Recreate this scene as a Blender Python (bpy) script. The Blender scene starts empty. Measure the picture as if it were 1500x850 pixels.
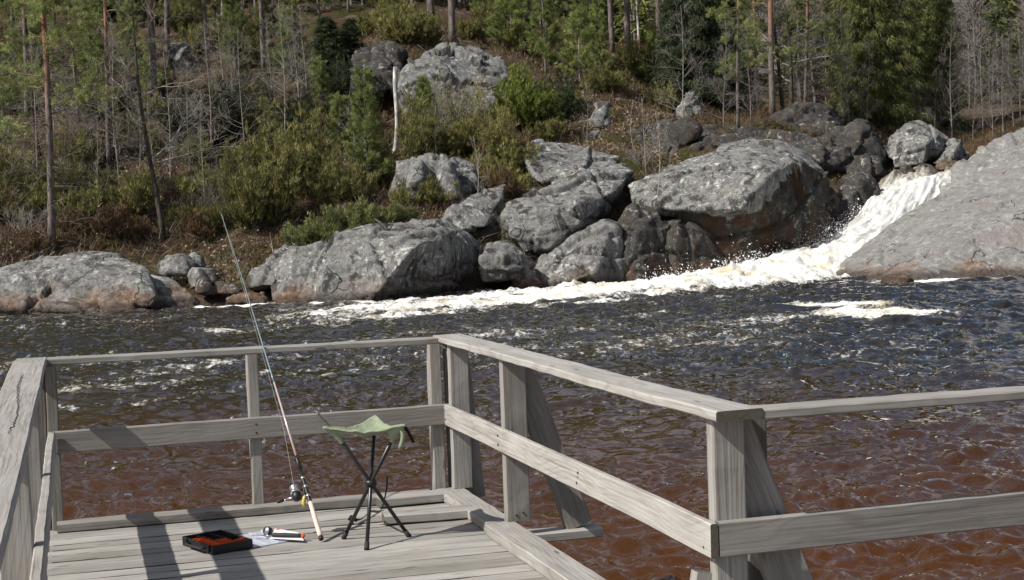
import bpy, bmesh, math, random
import numpy as np
from mathutils import Matrix, Vector

random.seed(7)
RNG = np.random.default_rng(7)
scene = bpy.context.scene
COL = scene.collection
PI = math.pi

# ------------------------------------------------------------------ camera (fitted to the railing)
F, PITCH, ROLL, YAW = 2201.3, 0.0451, -0.0348, 0.2845
HE = 2.53                      # eye above the water (z = 0)
ZD = 0.85                      # deck floor above the water
Z0 = 0.895                     # offset from the railing's own heights to world z
CAM = np.array([0., 0., HE])
cp, sp = math.cos(PITCH), math.sin(PITCH)
FWD = np.array([0., cp, -sp]); UP0 = np.array([0., sp, cp]); RT0 = np.array([1., 0., 0.])
RT = math.cos(ROLL) * RT0 + math.sin(ROLL) * UP0
UPV = -math.sin(ROLL) * RT0 + math.cos(ROLL) * UP0


def ray(px, py):
    return FWD + (px - 750) / F * RT + (425 - py) / F * UPV


def P(px, py, Y):
    d = ray(px, py)
    return CAM + d * (Y / d[1])


def G(px, py, z):
    d = ray(px, py)
    return CAM + d * ((z - HE) / d[2])


def yh(px):
    return 325.5 - 0.03486 * (px - 750)


CY, SY = math.cos(YAW), math.sin(YAW)


def D(u, w, z):                # railing frame -> world
    du, dw = u - 0.5671, w + 8.3443
    return np.array([du * CY - dw * SY, du * SY + dw * CY, z + Z0])


def Dinv(p):
    x, y = p[0], p[1]
    return np.array([x * CY + y * SY + 0.5671, -x * SY + y * CY - 8.3443, p[2] - Z0])


cam_d = bpy.data.cameras.new('camera')
cam = bpy.data.objects.new('camera', cam_d)
COL.objects.link(cam)
cam.matrix_world = Matrix(((RT[0], UPV[0], -FWD[0], 0), (RT[1], UPV[1], -FWD[1], 0), (RT[2], UPV[2], -FWD[2], HE), (0, 0, 0, 1)))
cam_d.sensor_width = 36
cam_d.lens = F / 1500 * 36
cam_d.clip_start = 0.1
cam_d.clip_end = 2000
scene.camera = cam

# ------------------------------------------------------------------ light
sun_dir = Vector((0.635, 0.350, -0.690)).normalized()   # the way the light travels
sd = bpy.data.lights.new('sun', 'SUN')
sd.energy = 5.0
sd.angle = math.radians(0.53)
sd.color = (1.0, 0.95, 0.88)
so = bpy.data.objects.new('sun', sd)
COL.objects.link(so)
so.rotation_euler = sun_dir.to_track_quat('-Z', 'Y').to_euler()
so.location = (-30, -20, 40)

world = bpy.data.worlds.new('World')
scene.world = world
world.use_nodes = True
wn = world.node_tree
wn.nodes.clear()
sky = wn.nodes.new('ShaderNodeTexSky')
sky.sky_type = 'NISHITA'
sky.sun_disc = False
sky.sun_elevation = math.asin(-sun_dir.z)
sky.sun_rotation = math.atan2(-sun_dir.x, -sun_dir.y)
sky.air_density = 1.0
sky.dust_density = 2.2
bg = wn.nodes.new('ShaderNodeBackground')
bg.inputs['Strength'].default_value = 0.068
wo = wn.nodes.new('ShaderNodeOutputWorld')
# broken fair weather cloud
tc = wn.nodes.new('ShaderNodeTexCoord')
cn = wn.nodes.new('ShaderNodeTexNoise')
cn.inputs['Scale'].default_value = 3.2
cn.inputs['Detail'].default_value = 7
cn.inputs['Roughness'].default_value = .6
wn.links.new(tc.outputs['Generated'], cn.inputs['Vector'])
cr_ = wn.nodes.new('ShaderNodeValToRGB')
cr_.color_ramp.elements[0].position = .46
cr_.color_ramp.elements[1].position = .62
wn.links.new(cn.outputs[0], cr_.inputs[0])
cm = wn.nodes.new('ShaderNodeMix')
cm.data_type = 'RGBA'
cm.inputs[7].default_value = (6.2, 6.3, 7.0, 1)
wn.links.new(cr_.outputs[0], cm.inputs[0])
wn.links.new(sky.outputs[0], cm.inputs[6])
wn.links.new(cm.outputs[2], bg.inputs[0])
wn.links.new(bg.outputs[0], wo.inputs[0])
vs = scene.view_settings
vs.view_transform = 'Standard'
vs.look = 'None'
vs.gamma = 1
vs.use_curve_mapping = False
vs.exposure = 0.36
scene.cycles.max_bounces = 6
scene.cycles.transparent_max_bounces = 8
scene.cycles.sample_clamp_indirect = 4


# ------------------------------------------------------------------ numpy noise
def _hash(ix, iy, iz):
    h = (ix * 374761393 + iy * 668265263 + iz * 1274126177) & 0xFFFFFFFF
    h = ((h ^ (h >> 13)) * 1103515245) & 0xFFFFFFFF
    h = ((h ^ (h >> 15)) * 2246822519) & 0xFFFFFFFF
    return ((h ^ (h >> 16)) & 0xFFFFFF) / float(0x7FFFFF) - 1.0


def vn(Pn):
    Pn = np.asarray(Pn, float)
    i = np.floor(Pn).astype(np.int64)
    f = Pn - i
    u = f * f * f * (f * (f * 6 - 15) + 10)
    r = 0
    for dx in (0, 1):
        wx = u[:, 0] if dx else 1 - u[:, 0]
        for dy in (0, 1):
            wy = u[:, 1] if dy else 1 - u[:, 1]
            for dz in (0, 1):
                wz = u[:, 2] if dz else 1 - u[:, 2]
                r = r + wx * wy * wz * _hash(i[:, 0] + dx, i[:, 1] + dy, i[:, 2] + dz)
    return r


def fbm(Pn, o=4, gain=0.5):
    a, s, r = 1.0, 0.0, 0
    Q = np.asarray(Pn, float).copy()
    for k in range(o):
        r = r + a * vn(Q)
        s += a
        a *= gain
        Q = Q * 2.03 + 17.31
    return r / s


def facets(Q, seed=0):
    """blocky fracture: every Voronoi cell is a tilted plane"""
    i = np.floor(Q).astype(np.int64)
    best = np.full(len(Q), 1e9); second = np.full(len(Q), 1e9); out = np.zeros(len(Q))
    for dx in (-1, 0, 1):
        for dy in (-1, 0, 1):
            for dz in (-1, 0, 1):
                a, b, c = i[:, 0] + dx, i[:, 1] + dy, i[:, 2] + dz
                h = [_hash(a + 13 * k + seed, b + 7 * k, c + 3 * k) for k in range(7)]
                ctr = np.stack([a + .5 + .45 * h[0], b + .5 + .45 * h[1], c + .5 + .45 * h[2]], 1)
                v = Q - ctr
                d = (v ** 2).sum(1)
                val = v[:, 0] * h[3] + v[:, 1] * h[4] + v[:, 2] * h[5] + .35 * h[6]
                m = d < best
                second = np.where(m, best, np.minimum(second, d))
                best = np.where(m, d, best); out = np.where(m, val, out)
    return out, np.sqrt(second) - np.sqrt(best)


def smooth(a, b, x):
    t = np.clip((x - a) / (b - a), 0, 1)
    return t * t * (3 - 2 * t)


# ------------------------------------------------------------------ mesh helpers
ORG = {}


class MB:
    def __init__(s):
        s.V, s.T, s.Q, s.R, s.B, s.n = [], [], [], [], [], 0

    def add(s, V, T=None, Q=None, rnd=0.5, bc=None):
        V = np.asarray(V, float).reshape(-1, 3)
        if T is not None and len(T):
            s.T.append(np.asarray(T, np.int64).reshape(-1, 3) + s.n)
        if Q is not None and len(Q):
            s.Q.append(np.asarray(Q, np.int64).reshape(-1, 4) + s.n)
        s.V.append(V)
        s.R.append(np.broadcast_to(np.asarray(rnd, float), (len(V),)))
        s.B.append(np.zeros((len(V), 3)) if bc is None else np.asarray(bc, float))
        s.n += len(V)
        return s

    def build(s, name, mat, parent=None, smooth_=False, origin=None, attrs=True):
        V = np.concatenate(s.V)
        T = np.concatenate(s.T) if s.T else np.zeros((0, 3), np.int64)
        Q = np.concatenate(s.Q) if s.Q else np.zeros((0, 4), np.int64)
        if parent is not None:
            origin = ORG.get(parent.name, np.array(parent.location))
        if origin is not None:
            V = V - np.asarray(origin, float)
        me = bpy.data.meshes.new(name)
        me.vertices.add(len(V))
        me.vertices.foreach_set('co', V.astype(np.float32).ravel())
        nl = len(T) * 3 + len(Q) * 4
        me.loops.add(nl)
        me.loops.foreach_set('vertex_index', np.concatenate([T.ravel(), Q.ravel()]).astype(np.int32))
        me.polygons.add(len(T) + len(Q))
        st = np.concatenate([np.arange(len(T)) * 3, len(T) * 3 + np.arange(len(Q)) * 4]).astype(np.int32)
        me.polygons.foreach_set('loop_start', st)
        me.update(calc_edges=True)
        me.validate()
        me.polygons.foreach_set('use_smooth', np.full(len(me.polygons), bool(smooth_)))
        if attrs and len(me.vertices) == len(V):
            a = me.attributes.new('rnd', 'FLOAT', 'POINT')
            a.data.foreach_set('value', np.concatenate(s.R).astype(np.float32))
            B = np.concatenate(s.B)
            if np.abs(B).max() > 0:
                a = me.attributes.new('bc', 'FLOAT_VECTOR', 'POINT')
                a.data.foreach_set('vector', B.astype(np.float32).ravel())
        o = bpy.data.objects.new(name, me)
        COL.objects.link(o)
        if mat is not None:
            me.materials.append(mat)
        if parent is not None:
            o.parent = parent
        elif origin is not None:
            o.location = origin
        ORG[o.name] = np.array(origin) if origin is not None else np.zeros(3)
        return o


def tag(o, label=None, cat=None, group=None, kind=None):
    if label: o['label'] = label
    if cat: o['category'] = cat
    if group: o['group'] = group
    if kind: o['kind'] = kind
    return o


def empty(name, loc, label, cat, group=None):
    o = bpy.data.objects.new(name, None)
    o.empty_display_size = 0.2
    COL.objects.link(o)
    o.location = loc
    return tag(o, label, cat, group)


def copy_tree(o, loc, scale=1.0, rz=0.0):
    c = o.copy()
    COL.objects.link(c)
    c.location = loc
    c.scale = (scale, scale, scale) if not hasattr(scale, '__len__') else scale
    c.rotation_euler = (0, 0, rz)
    for ch in list(o.children):
        d = ch.copy()
        COL.objects.link(d)
        d.parent = c
    return c


def norm(v):
    v = np.asarray(v, float)
    return v / (np.linalg.norm(v, axis=-1, keepdims=True) + 1e-12)


def tube(mb, pts, rad, n=6, rnd=0.5, cap=True):
    pts = np.asarray(pts, float)
    m = len(pts)
    rad = np.broadcast_to(np.asarray(rad, float), (m,))
    tan = norm(np.gradient(pts, axis=0))
    ref = np.array([0.31, 0.17, 0.93]) if abs(tan[0] @ np.array([0.31, 0.17, 0.93])) < 0.95 else np.array([1., 0, 0])
    a = norm(np.cross(tan, ref))
    b = np.cross(tan, a)
    ang = np.arange(n) * 2 * PI / n
    ring = a[:, None] * np.cos(ang)[None, :, None] + b[:, None] * np.sin(ang)[None, :, None]
    V = pts[:, None] + ring * rad[:, None, None]
    i = np.arange(m - 1)[:, None] * n
    j = np.arange(n)[None]
    jn = (j + 1) % n
    Q = np.stack([i + j, i + jn, i + n + jn, i + n + j], -1).reshape(-1, 4)
    V = V.reshape(-1, 3)
    T = None
    if cap and n >= 3:
        V = np.concatenate([V, pts[:1], pts[-1:]])
        k0, k1 = m * n, m * n + 1
        T = [(k0, (q + 1) % n, q) for q in range(n)] + [(k1, (m - 1) * n + q, (m - 1) * n + (q + 1) % n) for q in range(n)]
    mb.add(V, T, Q, rnd)


def tufts(mb, C, Dr, k, L, W, spread, jit=0.0, rnd=None):
    """k thin blades round each centre"""
    C = np.asarray(C, float)
    N = len(C)
    Dr = np.broadcast_to(np.asarray(Dr, float), (N, 3))
    d = norm(np.repeat(Dr, k, 0) + spread * RNG.normal(size=(N * k, 3)))
    base = np.repeat(C, k, 0) + jit * RNG.normal(size=(N * k, 3))
    ln = RNG.uniform(L[0], L[1], (N * k, 1))
    side = norm(np.cross(d, RNG.normal(size=(N * k, 3)))) * (W * RNG.uniform(.6, 1.3, (N * k, 1))) * .5
    V = np.stack([base - side, base + side, base + d * ln], 1).reshape(-1, 3)
    T = np.arange(N * k * 3).reshape(-1, 3)
    r = RNG.uniform(0, 1, N) if rnd is None else rnd
    r = np.clip(np.repeat(np.broadcast_to(r, (N,)), k * 3) + np.repeat(RNG.normal(0, .08, N * k), 3), 0, 1)
    mb.add(V, T, None, r)


# ------------------------------------------------------------------ materials
class NT:
    def __init__(s, name):
        s.m = bpy.data.materials.new(name)
        s.m.use_nodes = True
        s.t = s.m.node_tree
        s.t.nodes.clear()
        s.out = s.t.nodes.new('ShaderNodeOutputMaterial')

    def n(s, typ, ins=None, **kw):
        nd = s.t.nodes.new('ShaderNode' + typ)
        for k, v in kw.items():
            setattr(nd, k, v)
        for k, v in (ins or {}).items():
            if hasattr(v, 'is_output') or isinstance(v, bpy.types.NodeSocket):
                s.t.links.new(v, nd.inputs[k])
            else:
                nd.inputs[k].default_value = v
        return nd

    def attr(s, name, out='Fac'):
        return s.n('Attribute', attribute_name=name).outputs[out]

    def math(s, op, a, b=0.0, clamp=False):
        return s.n('Math', {0: a, 1: b}, operation=op, use_clamp=clamp).outputs[0]

    def mix(s, f, a, b):
        nd = s.t.nodes.new('ShaderNodeMix')
        nd.data_type = 'RGBA'
        for k, v in ((0, f), (6, a), (7, b)):
            if isinstance(v, bpy.types.NodeSocket):
                s.t.links.new(v, nd.inputs[k])
            else:
                nd.inputs[k].default_value = v if k == 0 else (tuple(v) + (1,) if len(v) == 3 else v)
        return nd.outputs[2]

    def ramp(s, f, stops, interp='LINEAR'):
        nd = s.t.nodes.new('ShaderNodeValToRGB')
        nd.color_ramp.interpolation = interp
        el = nd.color_ramp.elements
        while len(el) < len(stops):
            el.new(0.5)
        for e, (p, c) in zip(el, stops):
            e.position = p
            if isinstance(c, (int, float)):
                c = (c, c, c)
            e.color = tuple(c) + (1,)
        s.t.links.new(f, nd.inputs[0])
        return nd.outputs[0]

    def noise(s, vec, scale, detail=4, rough=.55, dist=0.0):
        return s.n('TexNoise', {'Vector': vec, 'Scale': scale, 'Detail': detail, 'Roughness': rough, 'Distortion': dist}).outputs[0]

    def mapping(s, vec, scale=(1, 1, 1), loc=(0, 0, 0), rot=(0, 0, 0)):
        return s.n('Mapping', {'Vector': vec, 'Scale': scale, 'Location': loc, 'Rotation': rot}).outputs[0]

    def pos(s):
        return s.n('NewGeometry').outputs['Position']

    def sep(s, v):
        return s.n('SeparateXYZ', {0: v}).outputs

    def bump(s, h, strength=.5, dist=.05, nrm=None):
        ins = {'Height': h, 'Strength': strength, 'Distance': dist}
        if nrm is not None:
            ins['Normal'] = nrm
        return s.n('Bump', ins).outputs[0]

    def principled(s, col, rough=.6, spec=.3, nrm=None, **kw):
        ins = {'Roughness': rough, 'Specular IOR Level': spec}
        nd = s.n('BsdfPrincipled', ins)
        if isinstance(col, bpy.types.NodeSocket):
            s.t.links.new(col, nd.inputs['Base Color'])
        else:
            nd.inputs['Base Color'].default_value = tuple(col) + (1,)
        if nrm is not None:
            s.t.links.new(nrm, nd.inputs['Normal'])
        for k, v in kw.items():
            k = k.replace('_', ' ')
            if isinstance(v, bpy.types.NodeSocket):
                s.t.links.new(v, nd.inputs[k])
            else:
                nd.inputs[k].default_value = v
        return nd.outputs[0]

    def done(s, sh):
        s.t.links.new(sh, s.out.inputs[0])
        return s.m


def plain(name, col, rough=.5, spec=.4, metal=0.0):
    t = NT(name)
    nz = t.noise(t.n('TexCoord').outputs['Object'], 40, 3)
    c = t.mix(nz, [x * .82 for x in col], [min(1, x * 1.15) for x in col])
    return t.done(t.principled(c, rough, spec, Metallic=metal))


def rock_mat(name, base=.24, tint=(1, .99, .97), lichen=.5, dark=.5, stain=.45, stain_h=.7, streak=0.0, pink=0.0, green=.3, wet=False, speck=1.0):
    t = NT(name)
    p = t.pos()
    n1 = t.noise(p, .7, 5, .6)
    n2 = t.noise(p, 5.5, 5, .68)
    n3 = t.noise(p, 24, 3, .7)
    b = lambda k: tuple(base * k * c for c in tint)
    col = t.ramp(n2, [(.33, b(1 - .58 * speck)), (.45, b(1 - .18 * speck)), (.57, b(1 + .12 * speck)), (.70, b(1 + .55 * speck))])
    col = t.mix(t.math('MULTIPLY', t.ramp(n1, [(.40, 0.), (.62, 1.)]), .55), col, b(.62))
    # fine speckle
    n4 = t.noise(t.mapping(p, loc=(4, 4, 4)), 46, 2, .6)
    col = t.mix(t.ramp(n3, [(.50, 0.), (.62, .8 * speck)]), col, b(.30))
    col = t.mix(t.ramp(n4, [(.56, 0.), (.68, .45)]), col, b(1.6))
    # green grey algae film and pale lichen
    if green:
        g = t.noise(t.mapping(p, loc=(7, 3, 1)), 1.1, 4, .6)
        col = t.mix(t.math('MULTIPLY', t.ramp(g, [(.48, 0.), (.62, 1.)]), green), col, (base * .8, base * .86, base * .62))
    if lichen:
        a = t.noise(t.mapping(p, loc=(2, 9, 4)), 3.4, 6, .68, .6)
        m = t.noise(t.mapping(p, loc=(5, 1, 4)), .55, 2)
        lf = t.math('MULTIPLY', t.ramp(a, [(.565, 0.), (.60, 1.)]), t.ramp(m, [(.42, 0.), (.55, 1.)]))
        col = t.mix(t.math('MULTIPLY', lf, lichen), col, (.60, .61, .57))
    # rain streaked weathering
    wv = t.noise(t.mapping(p, scale=(2.6, 2.6, .35), loc=(6, 1, 3)), 1.8, 5, .65)
    col = t.mix(t.ramp(wv, [(.46, 0.), (.62, .8 * speck)]), col, b(.36))
    sp = t.noise(t.mapping(p, loc=(8, 8, 1)), 13, 3, .6)
    col = t.mix(t.math('MULTIPLY', t.ramp(sp, [(.64, 0.), (.69, 1.)]), lichen * .6), col, (.50, .51, .48))
    if dark:
        a = t.noise(t.mapping(p, scale=(1.2, 1.2, .42), loc=(3, 3, 8)), 1.6, 6, .66, .4)
        col = t.mix(t.math('MULTIPLY', t.ramp(a, [(.53, 0.), (.59, 1.)]), dark), col, (.030, .028, .026))
    if pink:
        a = t.noise(t.mapping(p, scale=(.35, .6, 1.0), rot=(0, .7, 0)), .9, 4, .5, .5)
        col = t.mix(t.math('MULTIPLY', t.ramp(a, [(.55, 0.), (.66, 1.)]), pink), col, (base * .78, base * .58, base * .56))
    if streak:
        a = t.noise(t.mapping(p, scale=(1.6, 1.6, .25), loc=(1, 5, 2)), 1.2, 5, .6)
        col = t.mix(t.math('MULTIPLY', t.ramp(a, [(.48, 0.), (.6, 1.)]), streak), col, (.055, .028, .012))
    # the tide mark: rusty brown band just above the river
    if stain:
        z = t.sep(p)[2]
        zz = t.math('ADD', z, t.math('MULTIPLY', t.math('SUBTRACT', t.noise(p, 1.3, 4), .5), 1.5))
        sf = t.ramp(t.math('DIVIDE', zz, stain_h * 2, clamp=True), [(.30, 1.), (.58, 0.)])
        rust = t.ramp(t.noise(p, 4.5, 4), [(.35, (.07, .032, .016)), (.55, (.21, .125, .075)), (.7, (.33, .26, .20))])
        patch = t.ramp(t.noise(t.mapping(p, loc=(11, 2, 5)), .9, 3), [(.38, .25), (.58, 1.)])
        col = t.mix(t.math('MULTIPLY', t.math('MULTIPLY', sf, patch), stain), col, rust)
        wetf = t.ramp(t.math('DIVIDE', t.math('ADD', z, t.math('MULTIPLY', t.math('SUBTRACT', t.noise(p, 2.4, 4), .5), .5)), .7, clamp=True), [(.28, 1.), (.55, 0.)])
        col = t.mix(t.math('MULTIPLY', wetf, .72), col, (.022, .015, .010))
    # cracks
    dv = t.n('VectorMath', {0: p, 1: t.n('TexNoise', {'Vector': p, 'Scale': 1.1, 'Detail': 4}).outputs[1]}, operation='ADD').outputs[0]
    v = t.n('TexVoronoi', {'Vector': t.mapping(dv, scale=(1, 1, 1.5), rot=(.2, .5, .3)), 'Scale': .55}, feature='DISTANCE_TO_EDGE').outputs['Distance']
    ck = t.ramp(v, [(0., 1.), (.006, .7), (.016, 0.)])
    ck = t.math('MULTIPLY', ck, t.ramp(t.noise(p, .8, 2), [(.54, 0.), (.60, 1.)]))
    col = t.mix(t.math('MULTIPLY', ck, .8), col, (.02, .018, .016))
    hgt = t.math('ADD', t.math('MULTIPLY', n2, 1.0), t.math('MULTIPLY', n3, .45))
    hgt = t.math('SUBTRACT', hgt, t.math('MULTIPLY', ck, .8))
    nb = t.bump(hgt, .9, .09)
    rg_ = t.math('SUBTRACT', .85, t.math('MULTIPLY', wetf, .6)) if stain else .85
    return t.done(t.principled(col, rg_, .3, nb))


def wood_mat(name, dark=1.0, warm=0.0):
    t = NT(name)
    bc = t.attr('bc', 'Vector')
    r = t.attr('rnd')
    g1 = t.noise(t.mapping(bc, scale=(1.0, 60, 60)), 1.6, 5, .6, .15)
    g2 = t.noise(t.mapping(bc, scale=(.9, 95, 95)), 1.5, 3, .6)
    # cathedral rings
    off = t.noise(t.mapping(bc, scale=(1.3, 4, 4)), 1.0, 2, .4)
    ring = t.math('ADD', t.math('MULTIPLY', t.sep(bc)[1], 190.0), t.math('MULTIPLY', off, 62.0))
    ring = t.math('SINE', ring)
    blot = t.noise(t.mapping(bc, scale=(1.5, 5, 5)), 1.7, 4, .6)
    lo = (.155 * dark, .142 * dark, .125 * dark)
    mi = (.245 * dark, (.233 - .01 * warm) * dark, (.214 - .03 * warm) * dark)
    hi = (.375 * dark, (.363 - .01 * warm) * dark, (.34 - .03 * warm) * dark)
    col = t.ramp(g1, [(.18, lo), (.45, mi), (.78, hi)])
    rg = t.ramp(ring, [(.35, 0.), (.95, 1.)])
    col = t.mix(t.math('MULTIPLY', rg, .30), col, (.12 * dark, .105 * dark, .09 * dark))
    col = t.mix(t.ramp(blot, [(.42, 0.), (.7, .55)]), col, hi)
    col = t.mix(t.ramp(g2, [(.58, 0.), (.72, .75)]), col, (.07 * dark, .062 * dark, .055 * dark))
    # knots
    kv = t.n('TexVoronoi', {'Vector': t.mapping(bc, scale=(2.3, 9, 9)), 'Scale': 1.0, 'Randomness': 1.0}, feature='F1').outputs['Distance']
    kn = t.ramp(kv, [(.0, 1.), (.07, .9), (.11, 0.)])
    col = t.mix(t.math('MULTIPLY', kn, .75), col, (.075, .055, .042))
    hv = t.n('HueSaturation', {'Value': t.math('ADD', .60, t.math('MULTIPLY', r, .66)), 'Color': col}).outputs[0]
    hv = t.mix(t.ramp(r, [(.15, .28), (.45, 0.)]), hv, t.mix(g1, (.10 * dark, .075 * dark, .05 * dark), (.30 * dark, .245 * dark, .185 * dark)))
    # grey green bloom of algae here and there
    al = t.noise(t.mapping(t.pos(), loc=(4, 4, 4)), 1.8, 4)
    hv = t.mix(t.ramp(al, [(.56, 0.), (.75, .3)]), hv, (.12, .125, .08))
    h = t.math('SUBTRACT', t.math('ADD', g1, t.math('MULTIPLY', rg, .2)), t.math('MULTIPLY', g2, .6))
    nb = t.bump(h, .5, .0016)
    return t.done(t.principled(hv, .78, .25, nb))


def foliage_mat(name, cols, trans=.3, rough=.55):
    t = NT(name)
    r = t.attr('rnd')
    oi = t.n('ObjectInfo').outputs['Random']
    nz = t.noise(t.pos(), .9, 3)
    f = t.math('ADD', t.math('MULTIPLY', r, .55), t.math('MULTIPLY', nz, .45))
    k = len(cols)
    col = t.ramp(f, [(.2 + .6 * i / (k - 1), c) for i, c in enumerate(cols)])
    col = t.n('HueSaturation', {'Value': t.math('ADD', .82, t.math('MULTIPLY', oi, .36)), 'Color': col}).outputs[0]
    a = t.principled(col, rough, .25)
    b = t.n('BsdfTranslucent', {0: col}).outputs[0]
    return t.done(t.n('MixShader', {0: trans, 1: a, 2: b}).outputs[0])


def bark_mat(name, lo, hi, top=None, z0=4., z1=9., scale=9):
    t = NT(name)
    oc = t.n('TexCoord').outputs['Object']
    nz = t.noise(t.mapping(oc, scale=(1, 1, .3)), scale, 5, .65)
    col = t.ramp(nz, [(.35, lo), (.65, hi)])
    if top:
        z = t.sep(oc)[2]
        zf = t.n('MapRange', {0: z, 1: z0, 2: z1}).outputs[0]
        zf = t.math('ADD', zf, t.math('MULTIPLY', t.math('SUBTRACT', nz, .5), .8), clamp=True)
        col = t.mix(zf, col, t.ramp(nz, [(.35, [c * .6 for c in top]), (.65, top)]))
    return t.done(t.principled(col, .85, .15, t.bump(nz, .7, .03)))


M = {}
M['wood'] = wood_mat('weathered_wood')
M['wood_dark'] = wood_mat('darkened_wood', .62, .3)  # darker copy of the wood; also carries the rear left post's shade as colour
M['rock'] = rock_mat('grey_rock', .235, (1, .985, .955), lichen=.7, dark=.9)
M['rock_shore'] = rock_mat('shore_rock', .255, (1, .985, .955), lichen=.65, dark=.7, stain=.8, green=.5)
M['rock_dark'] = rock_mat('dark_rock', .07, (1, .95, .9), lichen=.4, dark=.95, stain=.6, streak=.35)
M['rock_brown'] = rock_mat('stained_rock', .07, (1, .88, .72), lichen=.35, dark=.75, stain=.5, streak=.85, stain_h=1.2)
M['rock_slab'] = rock_mat('smooth_slab_rock', .25, (1, .985, .96), lichen=.35, dark=.2, stain=.75, pink=.38, green=.3, speck=.5, stain_h=.5)
M['rock_hill'] = rock_mat('hill_rock', .225, (1, .995, .975), lichen=.5, dark=.8, stain=0, green=.3)
M['rock_rust'] = rock_mat('rusty_river_rock', .16, (1, .72, .5), lichen=0, dark=.3, stain=.9, stain_h=2.0)
M['pine'] = foliage_mat('pine_needles', [(0.081, 0.112, 0.037), (0.188, 0.231, 0.075), (0.338, 0.362, 0.138)])
M['young_pine'] = foliage_mat('young_pine_needles', [(0.088, 0.132, 0.039), (0.198, 0.242, 0.072), (0.330, 0.352, 0.121)])
M['juniper'] = foliage_mat('juniper_needles', [(.062, .070, .023), (.195, .185, .062), (.37, .345, .13)])
M['dwarf_pine'] = foliage_mat('dwarf_pine_needles', [(.045, .06, .022), (.12, .135, .048), (.23, .235, .09)])
M['juniper_green'] = foliage_mat('fresh_juniper_needles', [(.05, .075, .015), (.13, .165, .03), (.22, .26, .055)])
M['spruce'] = foliage_mat('spruce_needles', [(.04, .056, .019), (.115, .135, .040), (.25, .255, .085)], .4)
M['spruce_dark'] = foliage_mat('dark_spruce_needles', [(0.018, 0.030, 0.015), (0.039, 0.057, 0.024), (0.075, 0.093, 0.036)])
M['heather'] = foliage_mat('heather_tips', [(.045, .032, .021), (.11, .069, .040), (.19, .118, .062), (.15, .135, .06)], .2)
M['grass'] = foliage_mat('dry_grass_and_moss', [(.06, .062, .018), (.13, .12, .04), (.24, .19, .09)], .2)
M['litter'] = foliage_mat('dead_twigs', [(.055, .047, .04), (.12, .105, .09), (.24, .215, .19)], .05)
M['leaves'] = foliage_mat('dead_leaves', [(.09, .055, .035), (.22, .15, .105), (.36, .27, .20)], .1)
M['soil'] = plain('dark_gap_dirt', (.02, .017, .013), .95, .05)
M['bark_pine'] = bark_mat('pine_bark', (.06, .052, .047), (.19, .165, .15), (.34, .16, .09), 4.5, 9.5)
M['bark_grey'] = bark_mat('grey_bark', (.09, .08, .07), (.24, .215, .19))
M['bark_dark'] = bark_mat('dark_bark', (.03, .026, .022), (.10, .085, .07))
M['bark_twig'] = bark_mat('pale_twig_bark', (.15, .135, .118), (.34, .315, .285))
M['bark_far'] = bark_mat('far_birch_twigs', (.11, .094, .088), (.245, .218, .205))
M['bark_birch'] = bark_mat('white_birch_bark', (.07, .065, .06), (.68, .66, .63), None, scale=5)


def ground_mat():
    t = NT('forest_floor')
    p = t.pos()
    a = t.noise(p, .22, 5, .6)
    b = t.noise(p, 3.2, 5, .7)
    c = t.noise(p, 11, 4, .7)
    lit = t.ramp(b, [(.3, (.035, .026, .018)), (.5, (.12, .088, .062)), (.68, (.24, .18, .13))])
    hea = t.ramp(c, [(.3, (.026, .018, .012)), (.55, (.080, .050, .030)), (.75, (.14, .088, .05))])
    mos = t.ramp(c, [(.3, (.02, .024, .008)), (.6, (.075, .075, .022)), (.75, (.14, .12, .045))])
    col = t.mix(t.ramp(a, [(.42, 0.), (.56, 1.)]), lit, hea)
    a2 = t.noise(t.mapping(p, loc=(31, 7, 2)), .4, 4, .6)
    col = t.mix(t.ramp(a2, [(.5, 0.), (.62, .9)]), col, mos)
    return t.done(t.principled(col, .9, .1, t.bump(t.math('ADD', b, c), 1.0, .2)))


def scree_mat():
    t = NT('far_hill_floor')
    p = t.pos()
    b = t.noise(p, 1.2, 6, .75)
    v = t.n('TexVoronoi', {'Vector': p, 'Scale': .8}).outputs['Distance']
    col = t.ramp(b, [(.3, (.05, .042, .038)), (.52, (.15, .13, .12)), (.7, (.33, .30, .30))])
    return t.done(t.principled(col, .9, .1, t.bump(v, .8, .5)))


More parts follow.
